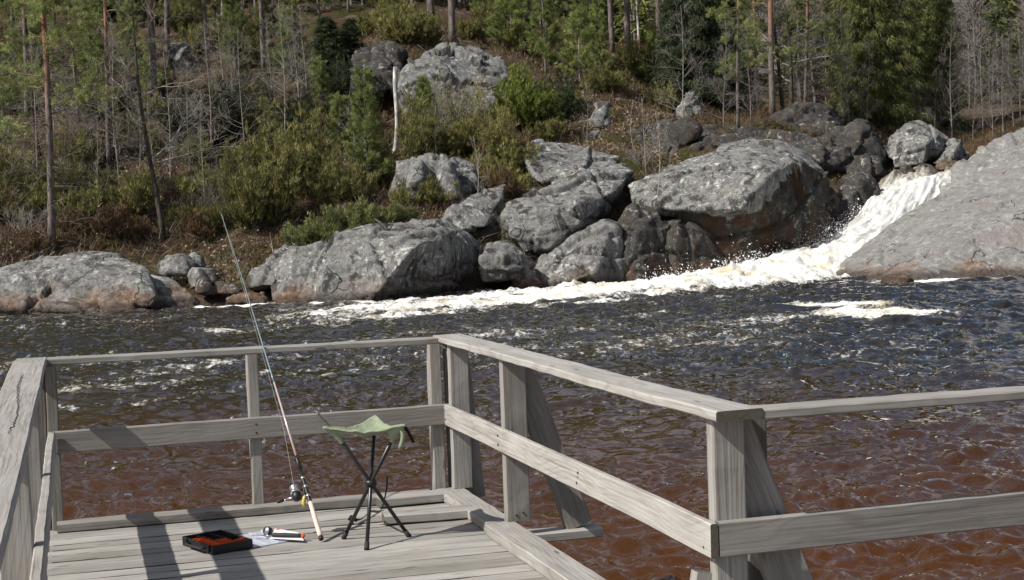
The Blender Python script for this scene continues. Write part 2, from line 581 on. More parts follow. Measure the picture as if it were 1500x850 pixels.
def water_mat():
    t = NT('peaty_river_water')
    p = t.pos()
    fo = t.attr('foam')
    n1 = t.noise(t.mapping(p, scale=(1.0, .55, 1), rot=(0, 0, .15)), 3.2, 6, .66, .5)
    n2 = t.noise(t.mapping(p, scale=(1, .6, 1), loc=(9, 2, 0)), 12, 5, .7, .3)
    nn = t.math('ADD', t.math('MULTIPLY', n1, .5), t.math('MULTIPLY', n2, .5))
    d = t.math('ADD', t.math('SUBTRACT', nn, .78), t.math('MULTIPLY', fo, .62))
    mask = t.math('DIVIDE', d, .15, clamp=True)
    dirt = t.noise(t.mapping(p, scale=(.6, .3, 1)), 1.4, 4, .6)
    fcol = t.ramp(dirt, [(.33, (.52, .46, .32)), (.45, (.76, .735, .66)), (.57, (.87, .87, .855))])
    rip = t.noise(t.mapping(p, scale=(1.0, .8, 1)), 5.5, 2, .5, .4)
    rip2 = t.noise(t.mapping(p, scale=(1.0, .8, 1), loc=(3, 3, 0)), 26, 2, .5, .2)
    nb = t.bump(rip, .35, .05)
    # the pool is shallow and peat brown near the deck, deep and black further out
    dep = t.n('MapRange', {0: t.math('ADD', t.sep(p)[1], t.math('MULTIPLY', t.noise(p, .35, 3), 9.0)), 1: 12.0, 2: 30.0}).outputs[0]
    body = t.mix(dep, (.066, .0235, .0038), (.014, .0115, .009))
    # clouded with air bubbles where the current boils
    body = t.mix(t.math('MULTIPLY', t.math('SUBTRACT', fo, .35, clamp=True), .9, clamp=True), body, (.19, .135, .06))
    # light comes back out of the peaty depth, so the body does not follow the ripples; only the mirror does
    flat = t.n('CombineXYZ', {0: 0.0, 1: 0.0, 2: 1.0}).outputs[0]
    dif = t.n('BsdfDiffuse', {'Color': body, 'Normal': flat}).outputs[0]
    gls = t.n('BsdfGlossy', {'Color': (1, 1, 1, 1), 'Roughness': .03, 'Normal': nb}).outputs[0]
    fr = t.n('Fresnel', {'IOR': 1.40, 'Normal': nb}).outputs[0]
    w = t.n('MixShader', {0: fr, 1: dif, 2: gls}).outputs[0]
    f = t.principled(fcol, .75, .2, t.bump(t.math('ADD', nn, t.math('MULTIPLY', rip2, .4)), .8, .12))
    return t.done(t.n('MixShader', {0: mask, 1: w, 2: f}).outputs[0])


def white_water_mat():
    t = NT('white_water')
    uv = t.attr('bc', 'Vector')
    a = t.noise(t.mapping(uv, scale=(2.6, .5, 1)), 1.5, 6, .68, .5)
    b = t.noise(t.pos(), 3.5, 6, .7)
    c = t.math('ADD', t.math('MULTIPLY', a, .6), t.math('MULTIPLY', b, .4))
    thin = t.attr('foam')
    c2 = t.math('SUBTRACT', c, t.math('MULTIPLY', thin, .30))
    col = t.ramp(c2, [(.22, (.14, .12, .085)), (.36, (.50, .49, .43)), (.49, (.78, .78, .75)), (.62, (.90, .90, .89))])
    sh = t.principled(col, .6, .2, t.bump(c, .5, .10))
    tr = t.n('BsdfTranslucent', {0: col}).outputs[0]
    return t.done(t.n('MixShader', {0: .3, 1: sh, 2: tr}).outputs[0])


M['ground'] = ground_mat()
M['scree'] = scree_mat()
M['water'] = water_mat()
M['white_water'] = white_water_mat()
M['spray'] = plain('spray_drops', (.85, .85, .85), .4)
M['black_metal'] = plain('black_painted_metal', (.012, .012, .013), .32, .5)
M['black_plastic'] = plain('black_plastic', (.011, .011, .012), .45, .4)
M['rubber'] = plain('grey_black_rubber', (.022, .022, .024), .7, .3)
M['orange'] = plain('orange_plastic', (.75, .09, .012), .45, .4)
M['cork'] = plain('pale_cork', (.64, .50, .43), .75, .2)
M['rod_copper'] = plain('copper_pink_blank', (.55, .43, .40), .22, .6, .3)
M['rod_teal'] = plain('grey_blue_blank', (.16, .22, .24), .3, .5, .3)
M['silver'] = plain('brushed_silver', (.6, .6, .62), .25, .5, .9)
M['line'] = plain('clear_line', (.5, .5, .46), .3, .4)
M['lure'] = plain('yellow_lure', (.50, .42, .10), .35, .5)
M['white_card'] = plain('white_card', (.74, .74, .76), .5, .3)
M['strap'] = plain('dark_webbing', (.018, .02, .018), .85, .1)
M['steel'] = plain('rusty_nail', (.06, .045, .035), .6, .3, .3)


def canvas_mat(name, c):
    t = NT(name)
    oc = t.n('TexCoord').outputs['Object']
    w = t.noise(oc, 14, 4, .6)
    f = t.noise(oc, 260, 2, .5)
    col = t.ramp(w, [(.3, [x * .8 for x in c]), (.7, [x * 1.12 for x in c])])
    h = t.math('ADD', w, t.math('MULTIPLY', f, .15))
    return t.done(t.principled(col, .8, .15, t.bump(h, .6, .02)))


M['canvas'] = canvas_mat('sage_green_canvas', (.235, .275, .185))


def clear_mat():
    t = NT('clear_plastic')
    a = t.n('BsdfTransparent', {0: (.95, .96, 1, 1)}).outputs[0]
    b = t.principled((.62, .66, .74), .12, .6)
    fr = t.n('LayerWeight', {0: .35}).outputs['Facing']
    f = t.math('ADD', .28, t.math('MULTIPLY', fr, .4), clamp=True)
    return t.done(t.n('MixShader', {0: f, 1: a, 2: b}).outputs[0])


M['clear'] = clear_mat()

# ------------------------------------------------------------------ terrain: profiles of the far bank
COLS = {
    -500: [(52, 460), (55, 400), (60, 340), (68, 270), (78, 190), (90, 110), (105, 40), (130, -60), (200, -75)],
    0: [(52.3, 452), (54, 412), (56, 385), (59, 345), (65, 290), (73, 225), (83, 150), (93, 95), (106, 40), (130, -40), (200, -75)],
    250: [(52.6, 445), (55, 408), (58, 372), (63, 310), (71, 240), (79, 175), (87, 130), (97, 90), (110, 50), (140, -40), (200, -75)],
    420: [(53.2, 445), (56, 405), (59, 350), (64, 285), (71, 215), (78, 150), (85, 105), (93, 80), (105, 40), (140, -40), (200, -75)],
    600: [(54.5, 440), (57.5, 338), (61, 297), (66, 265), (69, 218), (75.5, 196), (80, 100), (83, 62), (87, 45), (96, 25), (120, 5), (160, -40), (200, -75)],
    750: [(56, 430), (59, 348), (62, 292), (66, 240), (70, 205), (77, 165), (82, 95), (87, 75), (96, 50), (120, 15), (160, -40), (200, -75)],
    900: [(59, 420), (61.5, 330), (64.5, 270), (68, 225), (73, 190), (79, 150), (85, 110), (93, 95), (106, 82), (130, 35), (160, -40), (200, -75)],
    1000: [(61, 410), (64, 305), (67, 240), (72, 203), (79, 173), (87, 150), (96, 138), (110, 116), (130, 60), (160, -40), (200, -75)],
    1120: [(63, 400), (66, 295), (69, 230), (74, 198), (80, 181), (88, 172), (97, 166), (110, 148), (130, 95), (160, -10), (200, -75)],
    1250: [(64, 395), (67, 305), (70, 245), (76, 208), (82, 196), (92, 185), (106, 170), (120, 145), (140, 90), (170, -10), (210, -75)],
    1340: [(61, 420), (66, 330), (68, 272), (74, 258), (82, 242), (90, 215), (102, 190), (120, 150), (140, 100), (170, 0), (210, -75)],
    1420: [(60, 420), (64, 320), (67, 262), (73, 245), (82, 222), (92, 205), (106, 180), (120, 150), (150, 60), (180, -30), (210, -75)],
    1500: [(57, 420), (61, 310), (65, 240), (72, 215), (82, 200), (96, 188), (110, 168), (140, 90), (180, -30), (210, -75)],
    2000: [(54, 420), (58, 300), (62, 220), (70, 180), (80, 160), (96, 130), (110, 110), (140, 40), (180, -40), (210, -75)],
}
_cx = sorted(COLS)


def terr_base(px, Y):
    """height at azimuth px (photo pixels at the horizon), depth Y - arrays"""
    px = np.asarray(px, float); Y = np.asarray(Y, float)
    Zc = []
    for c in _cx:
        ys = np.array([44, COLS[c][0][0] - 1.6] + [a for a, _ in COLS[c]], float)
        zs = np.array([-2.2, -1.6] + [HE + (yh(c) - b) * a / F for a, b in COLS[c]], float)
        z = np.interp(Y, ys, zs)
        sl = (zs[-1] - zs[-2]) / (ys[-1] - ys[-2])
        z = np.where(Y > ys[-1], zs[-1] + (Y - ys[-1]) * min(sl, .06), z)
        Zc.append(z)
    Zc = np.array(Zc)
    k = np.clip(np.searchsorted(_cx, px) - 1, 0, len(_cx) - 2)
    x0 = np.array(_cx)[k]; x1 = np.array(_cx)[k + 1]
    t = np.clip((px - x0) / (x1 - x0), 0, 1)
    t = t * t * (3 - 2 * t)
    idx = np.arange(len(px))
    return Zc[k, idx] * (1 - t) + Zc[k + 1, idx] * t


def terr(X, Y):
    X = np.asarray(X, float); Y = np.asarray(Y, float)
    px = X / Y * F + 750
    z = terr_base(px, Y)
    Q = np.stack([X, Y, np.zeros_like(X)], 1)
    amp = smooth(51, 60, Y)
    z = z + amp * (.75 * fbm(Q * .16, 3) + .38 * fbm(Q * .75 + 40, 3))
    return z


def T(px, py, lo=50.0):
    """where the ray through a photo point meets the far bank"""
    Ys = np.arange(lo, 175, .15)
    d = ray(px, py)
    pts = CAM[None] + d[None] * (Ys / d[1])[:, None]
    zz = terr(pts[:, 0], pts[:, 1])
    hit = np.where(zz >= pts[:, 2])[0]
    i = hit[0] if len(hit) else len(Ys) - 1
    return np.array([pts[i, 0], pts[i, 1], zz[i]])


def grid_mesh(mb, X, Y, Z, rnd=0.5, bc=None):
    r, c = X.shape
    V = np.stack([X, Y, Z], -1).reshape(-1, 3)
    i = np.arange(r - 1)[:, None] * c
    j = np.arange(c - 1)[None]
    Q = np.stack([i + j, i + j + 1, i + c + j + 1, i + c + j], -1).reshape(-1, 4)
    mb.add(V, None, Q, rnd, bc)


pxs = np.concatenate([np.arange(-700, -60, 16), np.arange(-60, 1570, 5), np.arange(1570, 2300, 16)])
ys_ = np.concatenate([np.arange(47, 70, .3), np.arange(70, 100, .5), np.arange(100, 125, 1.0)])
PX, YY = np.meshgrid(pxs, ys_)
XX = (PX - 750) / F * YY
ZZ = terr(XX.ravel(), YY.ravel()).reshape(XX.shape)
mb = MB(); grid_mesh(mb, XX, YY, ZZ)
tag(mb.build('hillside', M['ground'], None, True), kind='structure')
pxs2 = np.arange(-1200, 2700, 16)
ys2 = np.arange(112, 300, 2.0)
PX, YY = np.meshgrid(pxs2, ys2)
XX = (PX - 750) / F * YY
ZZ = terr(XX.ravel(), YY.ravel()).reshape(XX.shape) - .6
mb = MB(); grid_mesh(mb, XX, YY, ZZ)
tag(mb.build('far_hill', M['scree'], None, True), kind='structure')
# river bed / ground sheet, out to the horizon
mb = MB()
gx = np.linspace(-900, 900, 25); gX, gY = np.meshgrid(gx, gx)
grid_mesh(mb, gX, gY, np.full(gX.shape, -2.6))
tag(mb.build('river_bed', M['ground']), kind='structure')

# ------------------------------------------------------------------ river
def seg_dist(X, Y, pts):
    """distance to a polyline and position along it"""
    best = np.full(X.shape, 1e9); tt = np.zeros(X.shape)
    n = len(pts) - 1
    for k in range(n):
        a, b = np.array(pts[k][:2]), np.array(pts[k + 1][:2])
        ab = b - a
        t = np.clip(((X - a[0]) * ab[0] + (Y - a[1]) * ab[1]) / (ab @ ab), 0, 1)
        d = np.hypot(X - a[0] - t * ab[0], Y - a[1] - t * ab[1])
        m = d < best
        best = np.where(m, d, best); tt = np.where(m, (k + t) / n, tt)
    return best, tt


stream = [(13.5, 60.5), (9.5, 57.0), (5.0, 53.0), (0.5, 48.5), (-3.6, 44.0), (-7.5, 41.5)]


def river_fields(X, Y):
    Q = np.stack([X, Y, np.zeros_like(X)], 1)
    d, t = seg_dist(X, Y, stream)
    wid = np.interp(t, [0, .2, .5, .8, 1], [3.4, 3.6, 4.2, 3.4, 2.0])
    core = np.clip(1 - d / wid, 0, 1)
    fl_ = np.stack([(X * -.74 + Y * -.67) * .22, (X * .67 - Y * .74) * 1.15, np.zeros_like(X)], 1)
    strk = fbm(fl_ + 4, 4, .6)
    s = np.clip(core ** .8 + .9 * strk * (core > 0) * np.interp(t, [0, .25, .6], [.2, .6, 1]), 0, 1) * np.interp(t, [0, .3, .55, .75, .9, 1], [1, 1, .88, .62, .32, .0])
    # slow foam field thrown left along the far shore and into the middle of the pool
    left = smooth(30, 44, Y) * smooth(4, -6, X)
    mid = smooth(10, 27, Y)
    base = .205 + .015 * left + .10 * mid
    base = base + .20 * fbm(np.concatenate([fl_[:, :2] * .8, fl_[:, 2:]], 1) + 60, 3) * (.35 + mid)
    # foam along the banks
    shore = 0
    for pts, w, a in ((( (-10.4, 51.0), (-6.8, 50.6)), .8, .95), (((-6.5, 49.9), (-4.0, 49.6)), .45, .75), (((12.2, 51.5), (14.5, 51.3), (19.5, 51.2)), .38, 1.0), (((8.9, 38.0), (9.3, 35.8)), 1.9, 1.1), (((8.0, 41.0), (9.6, 40.0)), 1.3, .85)):
        dd, _ = seg_dist(X, Y, pts)
        shore = np.maximum(shore, a * np.clip(1 - dd / w, 0, 1))
    right_calm = smooth(6, 13, X) * smooth(52, 46, Y)
    base = base * (1 - .45 * right_calm)
    foam = np.clip(np.maximum(base, np.maximum(.38 + .75 * s, 0) * (s > .02)) + 0, 0, 1.2)
    foam = np.maximum(base, np.where(s > 0, base + s * .74, base))
    foam = np.maximum(foam, np.where(shore > 0, base + shore * .75, 0))
    # heights
    big = fbm(Q * np.array([.55, .8, 1.0]) + 3, 2)
    chop = fbm(Q * np.array([1.5, 1.9, 1.0]) + 11, 2)
    fine = fbm(Q * np.array([3.6, 4.4, 1.0]) + 23, 2)
    turb = .35 + .65 * smooth(20, 42, Y)
    wx = Q + .35 * np.stack([vn(Q * .9 + 5), vn(Q * .9 + 9), np.zeros_like(X)], 1)
    chop2 = 1 - 2 * np.abs(fbm(wx * np.array([1.15, 1.9, 1.0]) + 31, 2))
    far_ = smooth(14, 30, Y)
    gust = .35 + 1.15 * smooth(-.35, .45, fbm(Q * np.array([.30, .55, 1]) + 90, 3))
    fine2 = gust * fbm(wx * np.array([6.2, 8.5, 1.0]) + 41, 2)
    fine = fine * (.45 + .55 * gust)
    z = .050 * big * (.6 + turb) + (.030 + .035 * far_) * chop * (.8 + .6 * turb) + (.020 + .03 * far_) * chop2 + .050 * fine + .030 * fine2
    rough = np.clip(s * 1.3, 0, 1)
    z = z + rough * (1 - .5 * smooth(.25, .7, t)) * (.20 * (1 - 2 * np.abs(fbm(wx * np.array([.7, 1.0, 1]) + 50, 2))) + .17 * (1 - 2 * np.abs(fbm(wx * np.array([1.9, 2.4, 1]) + 70, 3))) + .07 * fbm(Q * 6 + 3, 2))
    hump = np.clip(1 - d / (wid * .95), 0, 1) * np.interp(t, [0, .15, .35, .6, 1], [1.0, .62, .22, .05, 0])
    z = z + .92 * smooth(0, 1, hump)
    # one standing wave by the left bank
    wv = np.hypot((X + 7.6) / 1.0, (Y - 37.2) / .9)
    z = z + .22 * np.exp(-wv ** 2)
    foam = np.maximum(foam, .44 * np.exp(-((X + 7.4) / 1.0) ** 2 - ((Y - 37.5) / 1.1) ** 2) + base * .6)
    return z, foam


rows = [6.0]
while rows[-1] < 63:
    y = rows[-1]
    rows.append(y + min(.13, max(.02, y * y * 3.0e-4)))
rows = np.array(rows)
tans = np.concatenate([np.arange(-.62, -.36, .006), np.arange(-.36, .36, .00135), np.arange(.36, .62, .006)])
TT, YY = np.meshgrid(tans, rows)
XX = TT * YY
z, foam = river_fields(XX.ravel(), YY.ravel())
mb = MB(); grid_mesh(mb, XX, YY, z.reshape(XX.shape))
river = mb.build('river', M['water'], None, True)
a = river.data.attributes.new('foam', 'FLOAT', 'POINT')
a.data.foreach_set('value', foam.astype(np.float32))
tag(river, kind='structure')
mb = MB()
gX, gY = np.meshgrid(np.linspace(-160, 160, 161), np.linspace(-40, 58, 50))
grid_mesh(mb, gX, gY, np.full(gX.shape, -.30))
rv2 = mb.build('river_water', M['water'], None, True)
a = rv2.data.attributes.new('foam', 'FLOAT', 'POINT')
a.data.foreach_set('value', np.full(gX.size, .18, np.float32))
tag(rv2, kind='structure')

# waterfall chute: rows from the lip to the pool, left and right edges as (px, py, depth)
ch_l = [(1322, 243, 72), (1312, 244, 68.5), (1296, 262, 66.5), (1284, 288, 65), (1262, 318, 63.2), (1222, 345, 61.8), (1192, 372, 60.6), (1130, 385, 59.6), (1090, 398, 58.6)]
ch_r = [(1412, 240, 72), (1408, 244, 68.5), (1400, 262, 66.3), (1385, 292, 64.0), (1340, 332, 61.6), (1290, 352, 60.0), (1252, 384, 58.6), (1228, 406, 57.0), (1205, 418, 55.5)]
A = np.array([P(*q) for q in ch_l]); B = np.array([P(*q) for q in ch_r])
NR, NC = 260, 170
s = np.linspace(0, 1, NR)
kk = np.linspace(0, 1, len(A))


def spl(K):
    out = np.stack([np.interp(s, kk, K[:, i]) for i in range(3)], 1)
    for _ in range(10):
        out[1:-1] = .25 * out[:-2] + .5 * out[1:-1] + .25 * out[2:]
    return out


A, B = spl(A), spl(B)
tq = np.linspace(-.18, 1.18, NC)
V = A[:, None] * (1 - tq[None, :, None]) + B[:, None] * tq[None, :, None]
edge = np.clip(np.maximum(-tq, tq - 1), 0, 1)
V[:, :, 2] -= (edge * 3.5)[None]
S2, T2 = np.meshgrid(s, tq, indexing='ij')
V[:, :, 2] += (-.55 * (1 - smooth(.0, .30, S2)) * (.45 + .55 * np.sin(T2 * 9 + 1)) * (T2 < .75))
flow = np.stack([T2 * 3.2, S2 * 13.0, np.zeros_like(S2)], -1).reshape(-1, 3)
pos_ = V.reshape(-1, 3)
n1 = fbm(flow * np.array([.9, .5, 1]) + 5, 3)
n2 = fbm(pos_ * 1.6 + 9, 3)
n3 = np.abs(fbm(pos_ * 3.6 + 1, 2))
amp = smooth(.02, .25, S2).ravel()
m1 = 1 - 2 * np.abs(fbm(flow * np.array([1.3, .42, 1]) + 15, 3))
m2 = 1 - 2 * np.abs(fbm(flow * np.array([3.4, 1.3, 1]) + 35, 3))
lift = amp * (.34 * n1 + .14 * n2 + .14 * m1 + .07 * m2 + .05 * n3)
# two steps in the fall
lift += amp * (.30 * np.sin(S2.ravel() * 17 + T2.ravel() * 3.0))
V = pos_ + lift[:, None] * np.array([-.12, -.42, .8])
mb = MB()
grid_mesh(mb, V[:, 0].reshape(NR, NC), V[:, 1].reshape(NR, NC), V[:, 2].reshape(NR, NC), .5, flow)
wf = mb.build('waterfall', M['white_water'], None, True)
a = wf.data.attributes.new('foam', 'FLOAT', 'POINT')
thin = (1 - smooth(.02, .34, S2)) * 1.1 + .35 * np.clip(np.abs(T2 - .5) * 2 - .55, 0, 1) * (1 - smooth(.3, .6, S2))
a.data.foreach_set('value', thin.ravel().astype(np.float32))
tag(wf, kind='structure')
# spray thrown up at the foot of the fall
mb = MB()
oc = np.array([(1, 0, 0), (-1, 0, 0), (0, 1, 0), (0, -1, 0), (0, 0, 1), (0, 0, -1)], float)
of = np.array([(0, 2, 4), (2, 1, 4), (1, 3, 4), (3, 0, 4), (2, 0, 5), (1, 2, 5), (3, 1, 5), (0, 3, 5)])
jets = [(px, py, Y) for px, py, Y in ((1010, 402, 58.2), (1050, 398, 58.5), (1085, 388, 59), (1120, 382, 59.5), (1150, 380, 60), (1180, 372, 60.5), (1205, 352, 61.2), (1235, 336, 62), (960, 408, 57.5), (1130, 384, 59.2), (1100, 386, 59), (1260, 318, 63))]
for (px, py, Y) in jets:
    c = P(px, py, Y)
    nd = 420
    ang = RNG.normal(0, .55, nd); h = RNG.gamma(1.5, .17, nd)
    xs = c[0] + ang; zs = c[2] - .25 + h * np.exp(-ang ** 2); yy = c[1] + RNG.normal(0, .3, nd)
    r = RNG.gamma(1.5, .007, nd) + .005
    for q in range(nd):
        mb.add(np.array([xs[q], yy[q], zs[q]]) + oc * r[q] * RNG.uniform(.6, 1.5, 3), of)
for (px, py, Y, sx, sz, nd) in ((1225, 352, 61.0, .9, .45, 2200), (1195, 372, 60.2, 1.0, .30, 1800), (1130, 388, 59.2, 1.6, .22, 1500), (1270, 318, 63, .6, .3, 700), (1040, 402, 58.2, 1.4, .16, 900)):
    c = P(px, py, Y)
    q_ = c + RNG.normal(0, 1, (nd, 3)) * np.array([sx, .5, sz])
    r_ = RNG.uniform(.004, .011, nd)
    VV = (q_[:, None] + oc[None] * r_[:, None, None]).reshape(-1, 3)
    mb.add(VV, (np.array(of)[None] + 6 * np.arange(nd)[:, None, None]).reshape(-1, 3))
tag(mb.build('spray', M['spray'], None, False), kind='stuff')

# ------------------------------------------------------------------ rocks
def hull_mesh(hulls):
    me = bpy.data.meshes.new('tmp')
    bm = bmesh.new()
    for pts in hulls:
        vs_ = [bm.verts.new(P(*p)) for p in pts]
        r = bmesh.ops.convex_hull(bm, input=vs_, use_existing_faces=False)
        junk = [e for e in r['geom_interior'] + r['geom_unused'] if isinstance(e, bmesh.types.BMVert)]
        bmesh.ops.delete(bm, geom=list(set(junk)), context='VERTS')
    bmesh.ops.recalc_face_normals(bm, faces=bm.faces)
    bm.to_mesh(me); bm.free()
    return me


def rock_part(name, hulls, mat, parent=None, vox=.075, sm=6, amp=.16, crack=.10, seed=0, fr=1.0):
    me = hull_mesh(hulls)
    ob = bpy.data.objects.new(name, me)
    COL.objects.link(ob)
    m = ob.modifiers.new('r', 'REMESH'); m.mode = 'VOXEL'; m.voxel_size = vox
    m = ob.modifiers.new('s', 'SMOOTH'); m.factor = .5; m.iterations = sm
    dg = bpy.context.evaluated_depsgraph_get()
    ev = ob.evaluated_get(dg)
    me2 = bpy.data.meshes.new_from_object(ev)
    ob.modifiers.clear()
    ob.data = me2
    bpy.data.meshes.remove(me)
    n = len(me2.vertices)
    co = np.empty(n * 3, np.float32); me2.vertices.foreach_get('co', co); co = co.reshape(-1, 3).astype(float)
    no = np.empty(n * 3, np.float32); me2.vertices.foreach_get('normal', no); no = no.reshape(-1, 3).astype(float)
    Q = co * fr + seed * 13.7
    wq = Q + .15 * np.stack([vn(Q * 1.3 + 5), vn(Q * 1.3 + 15), vn(Q * 1.3 + 25)], 1)
    d = amp * .8 * fbm(Q * .45, 2)
    f1, e1 = facets(wq * np.array([.42, .42, .62]))
    f2, e2 = facets(wq * np.array([1.25, 1.25, 1.7]) + 31, 5)
    d += amp * 1.5 * f1 + amp * .36 * f2
    ax = np.array([.25, .35, .9])
    st = (Q @ ax) * 1.0 + .8 * vn(Q * .6)
    fx = st - np.floor(st)
    d += crack * .6 * (smooth(0, .12, fx) - fx) * (.5 + .5 * vn(Q * .4 + 9))
    # long joints: a few planes cut right through the rock, one side standing proud
    rj = np.random.default_rng(seed + 900)
    lo_, hi_ = co.min(0), co.max(0)
    for k in range(5):
        nj = norm(np.array([rj.normal(), rj.normal() * .5, rj.normal() * (.35 if k % 2 else 1.2)]))
        cj = lo_ + (hi_ - lo_) * rj.uniform(.2, .8, 3)
        dj = (co - cj) @ nj + .16 * vn(Q * .7 + k) + .04 * vn(Q * 3 + k)
        mk = smooth(-.35, .1, vn(Q * .33 + 7 * k))
        d -= crack * .9 * np.exp(-(dj / .055) ** 2) * mk
        d += crack * .42 * np.tanh(dj / .05) * np.exp(-np.abs(dj) / .9) * mk
    d += .020 * fbm(Q * 3.6, 3) + .010 * np.abs(vn(Q * 7.5))
    co = co + no * d[:, None]
    org = np.array([co[:, 0].mean(), co[:, 1].mean(), co[:, 2].min()])
    if parent is not None:
        org = np.array(parent.location)
    me2.vertices.foreach_set('co', (co - org).astype(np.float32).ravel())
    me2.update()
    me2.polygons.foreach_set('use_smooth', np.ones(len(me2.polygons), bool))
    me2.materials.clear(); me2.materials.append(mat)
    ob.name = name; me2.name = name
    if parent is not None:
        ob.parent = parent
    else:
        ob.location = org
    return ob


_rs = [0]


def rock(name, label, cat, hulls, mat='rock', group=None, **kw):
    _rs[0] += 1
    o = rock_part(name, hulls, M[mat], None, seed=_rs[0], **kw)
    return tag(o, label, cat, group)


def blob(px0, px1, py0, py1, Y, th=1.0, skew=0.0):
    """angular boulder filling a photo box"""
    pts = []
    cx, w, h = (px0 + px1) / 2, (px1 - px0) / 2, (py1 - py0)
    rr = random.Random(int(px0 * 7 + py0))
    for f, yy, k in ((1.0, .95, 0), (.95, .45, 0), (.62, .08, 0)):
        for a in range(7):
            an = a * 2 * PI / 7 + rr.uniform(-.3, .3)
            q = f * rr.uniform(.85, 1.05)
            pts.append((cx + w * q * math.cos(an) + skew * w * (1 - yy), py0 + h * yy * rr.uniform(.92, 1.05), Y + th * (1 + q * math.sin(an)) * .5 + th * .3 * (1 - yy)))
    return pts


rock('shore_rock', 'long low pale grey rock slab at the waterline on the far left bank', 'rock', [
    [(-80, 405, 52), (0, 398, 53), (70, 378, 53.5), (125, 369, 54), (190, 383, 53.5), (212, 392, 52.6), (232, 432, 51), (225, 455, 50.8), (100, 464, 50.2), (-80, 470, 50.4), (120, 402, 52), (205, 420, 51.2), (-80, 476, 55), (220, 465, 55)],
    [(205, 400, 53.7), (250, 408, 53.4), (292, 432, 52.8), (300, 454, 52.2), (225, 458, 51.6), (240, 430, 52.0), (300, 460, 55), (205, 460, 55)],
    [(-60, 440, 50.6), (20, 445, 50.2), (60, 452, 50), (130, 458, 49.8), (200, 455, 50), (190, 440, 50.8), (60, 436, 51), (100, 470, 50.2), (-60, 472, 51), (200, 462, 51.5)]], 'rock_shore', sm=5, amp=.14, crack=.14)
rock('boulder', 'rounded grey boulder behind the right end of the left shore slab', 'boulder', [blob(230, 284, 371, 404, 53.6, 1.1)], 'rock', 'small boulders in the gap in the left bank', amp=.08, crack=.05)
rock('boulder', 'squarish grey boulder in front, left of the dark gap beside the big block', 'boulder', [blob(268, 328, 385, 427, 52.8, 1.2)], 'rock', 'small boulders in the gap in the left bank', amp=.09, crack=.06)
rock('boulder', 'small pale boulder wedged behind two others below the heather bank', 'boulder', [blob(272, 304, 370, 393, 54.6, .9)], 'rock', 'small boulders in the gap in the left bank', amp=.07, crack=.05)
rock('boulder', 'low flat stones in the mouth of the gap between shore slab and big block', 'boulder', [blob(308, 362, 412, 432, 52.6, 1.0), blob(285, 312, 405, 432, 52.4, .8)], 'rock_dark', 'small boulders in the gap in the left bank', amp=.07, crack=.05)
rock('leaning_slab', 'tilted grey slab leaning against the left end of the big waterside block', 'rock', [[(365, 412, 53.5), (372, 395, 54), (400, 370, 55), (440, 355, 56), (442, 362, 55), (410, 395, 53.8), (400, 418, 53.2), (368, 420, 53.2), (440, 400, 56.5), (370, 425, 56)]], 'rock', amp=.085)
rock('river_stone', 'orange brown waterline stone at the left foot of the big block', 'stone', [blob(322, 402, 424, 448, 51.2, 1.1)], 'rock_rust', amp=.07, crack=.05)
rock('river_stone', 'low rusty ledge along the foot of the big block', 'stone', [blob(395, 470, 427, 447, 50.9, .9), blob(455, 560, 430, 450, 50.5, .8)], 'rock_rust', amp=.08, crack=.08)
rock('waterside_block', 'big grey waterline block with white lichen on its left face, right side in shade', 'rock', [
    [(398, 392, 52.8), (402, 440, 51.6), (425, 366, 52.8), (492, 349, 53), (515, 344, 53.4), (600, 332, 54.2), (622, 352, 52.2), (548, 436, 51.0), (430, 445, 51.2), (540, 448, 51.0), (480, 446, 51.0), (602, 368, 51.8), (420, 448, 55), (600, 448, 55.5), (600, 330, 55.8)],
    [(596, 332, 55), (645, 321, 57), (690, 344, 58), (712, 378, 58.4), (712, 412, 58), (690, 436, 57), (600, 448, 53.2), (556, 446, 51.6), (622, 352, 52.2), (655, 348, 54.2), (695, 360, 57.2), (640, 438, 54.8), (700, 450, 60), (560, 450, 56)],
    [(485, 352, 53.2), (520, 340, 54), (560, 331, 54.5), (612, 320, 55.2), (642, 319, 55.6), (680, 338, 55.6), (640, 345, 53.6), (560, 348, 53), (540, 350, 53), (620, 360, 56), (500, 360, 56)]], 'rock', sm=1, amp=.085, crack=.16)
rock('boulder', 'cracked grey boulder at the right end of the big waterside block', 'boulder', [
    [(700, 374, 55), (715, 357, 56), (745, 354, 56.5), (765, 372, 56), (772, 398, 55.6), (750, 410, 55.2), (705, 416, 55), (735, 376, 55), (710, 418, 58), (772, 408, 58)], blob(745, 786, 380, 414, 55.6, .9)], 'rock', amp=.1, crack=.1)
rock('river_stone', 'low dark wet stone where the white rapids meet the bank', 'stone', [blob(742, 800, 400, 426, 55.2, 1.2)], 'rock_rust', amp=.07, crack=.05)
rock('tilted_block', 'steep grey block rising out of the rapids, rusty brown at its foot', 'rock', [
    [(772, 412, 57), (800, 372, 57.4), (842, 344, 58), (890, 325, 58.6), (905, 332, 58.4), (914, 372, 58.2), (908, 412, 57.6), (885, 420, 56.8), (790, 428, 56.3), (855, 362, 57.0), (872, 400, 56.4), (892, 345, 57.6), (775, 428, 60), (905, 420, 61), (880, 330, 61)]], 'rock', sm=1, amp=.085, crack=.16)
rock('layered_slab', 'broad grey slab with a pale sunlit top and a dark shaded right edge', 'rock', [
    [(735, 312, 59), (748, 294, 60), (790, 274, 61), (850, 255, 62.5), (885, 240, 64), (915, 240, 64), (926, 254, 63), (905, 278, 61.4), (866, 298, 59.6), (846, 330, 58.8), (805, 366, 58.4), (768, 370, 58.4), (748, 345, 58.5), (800, 300, 59), (840, 302, 58.8), (760, 375, 62), (880, 340, 63), (925, 275, 65)]], 'rock', sm=1, amp=.085, crack=.2)
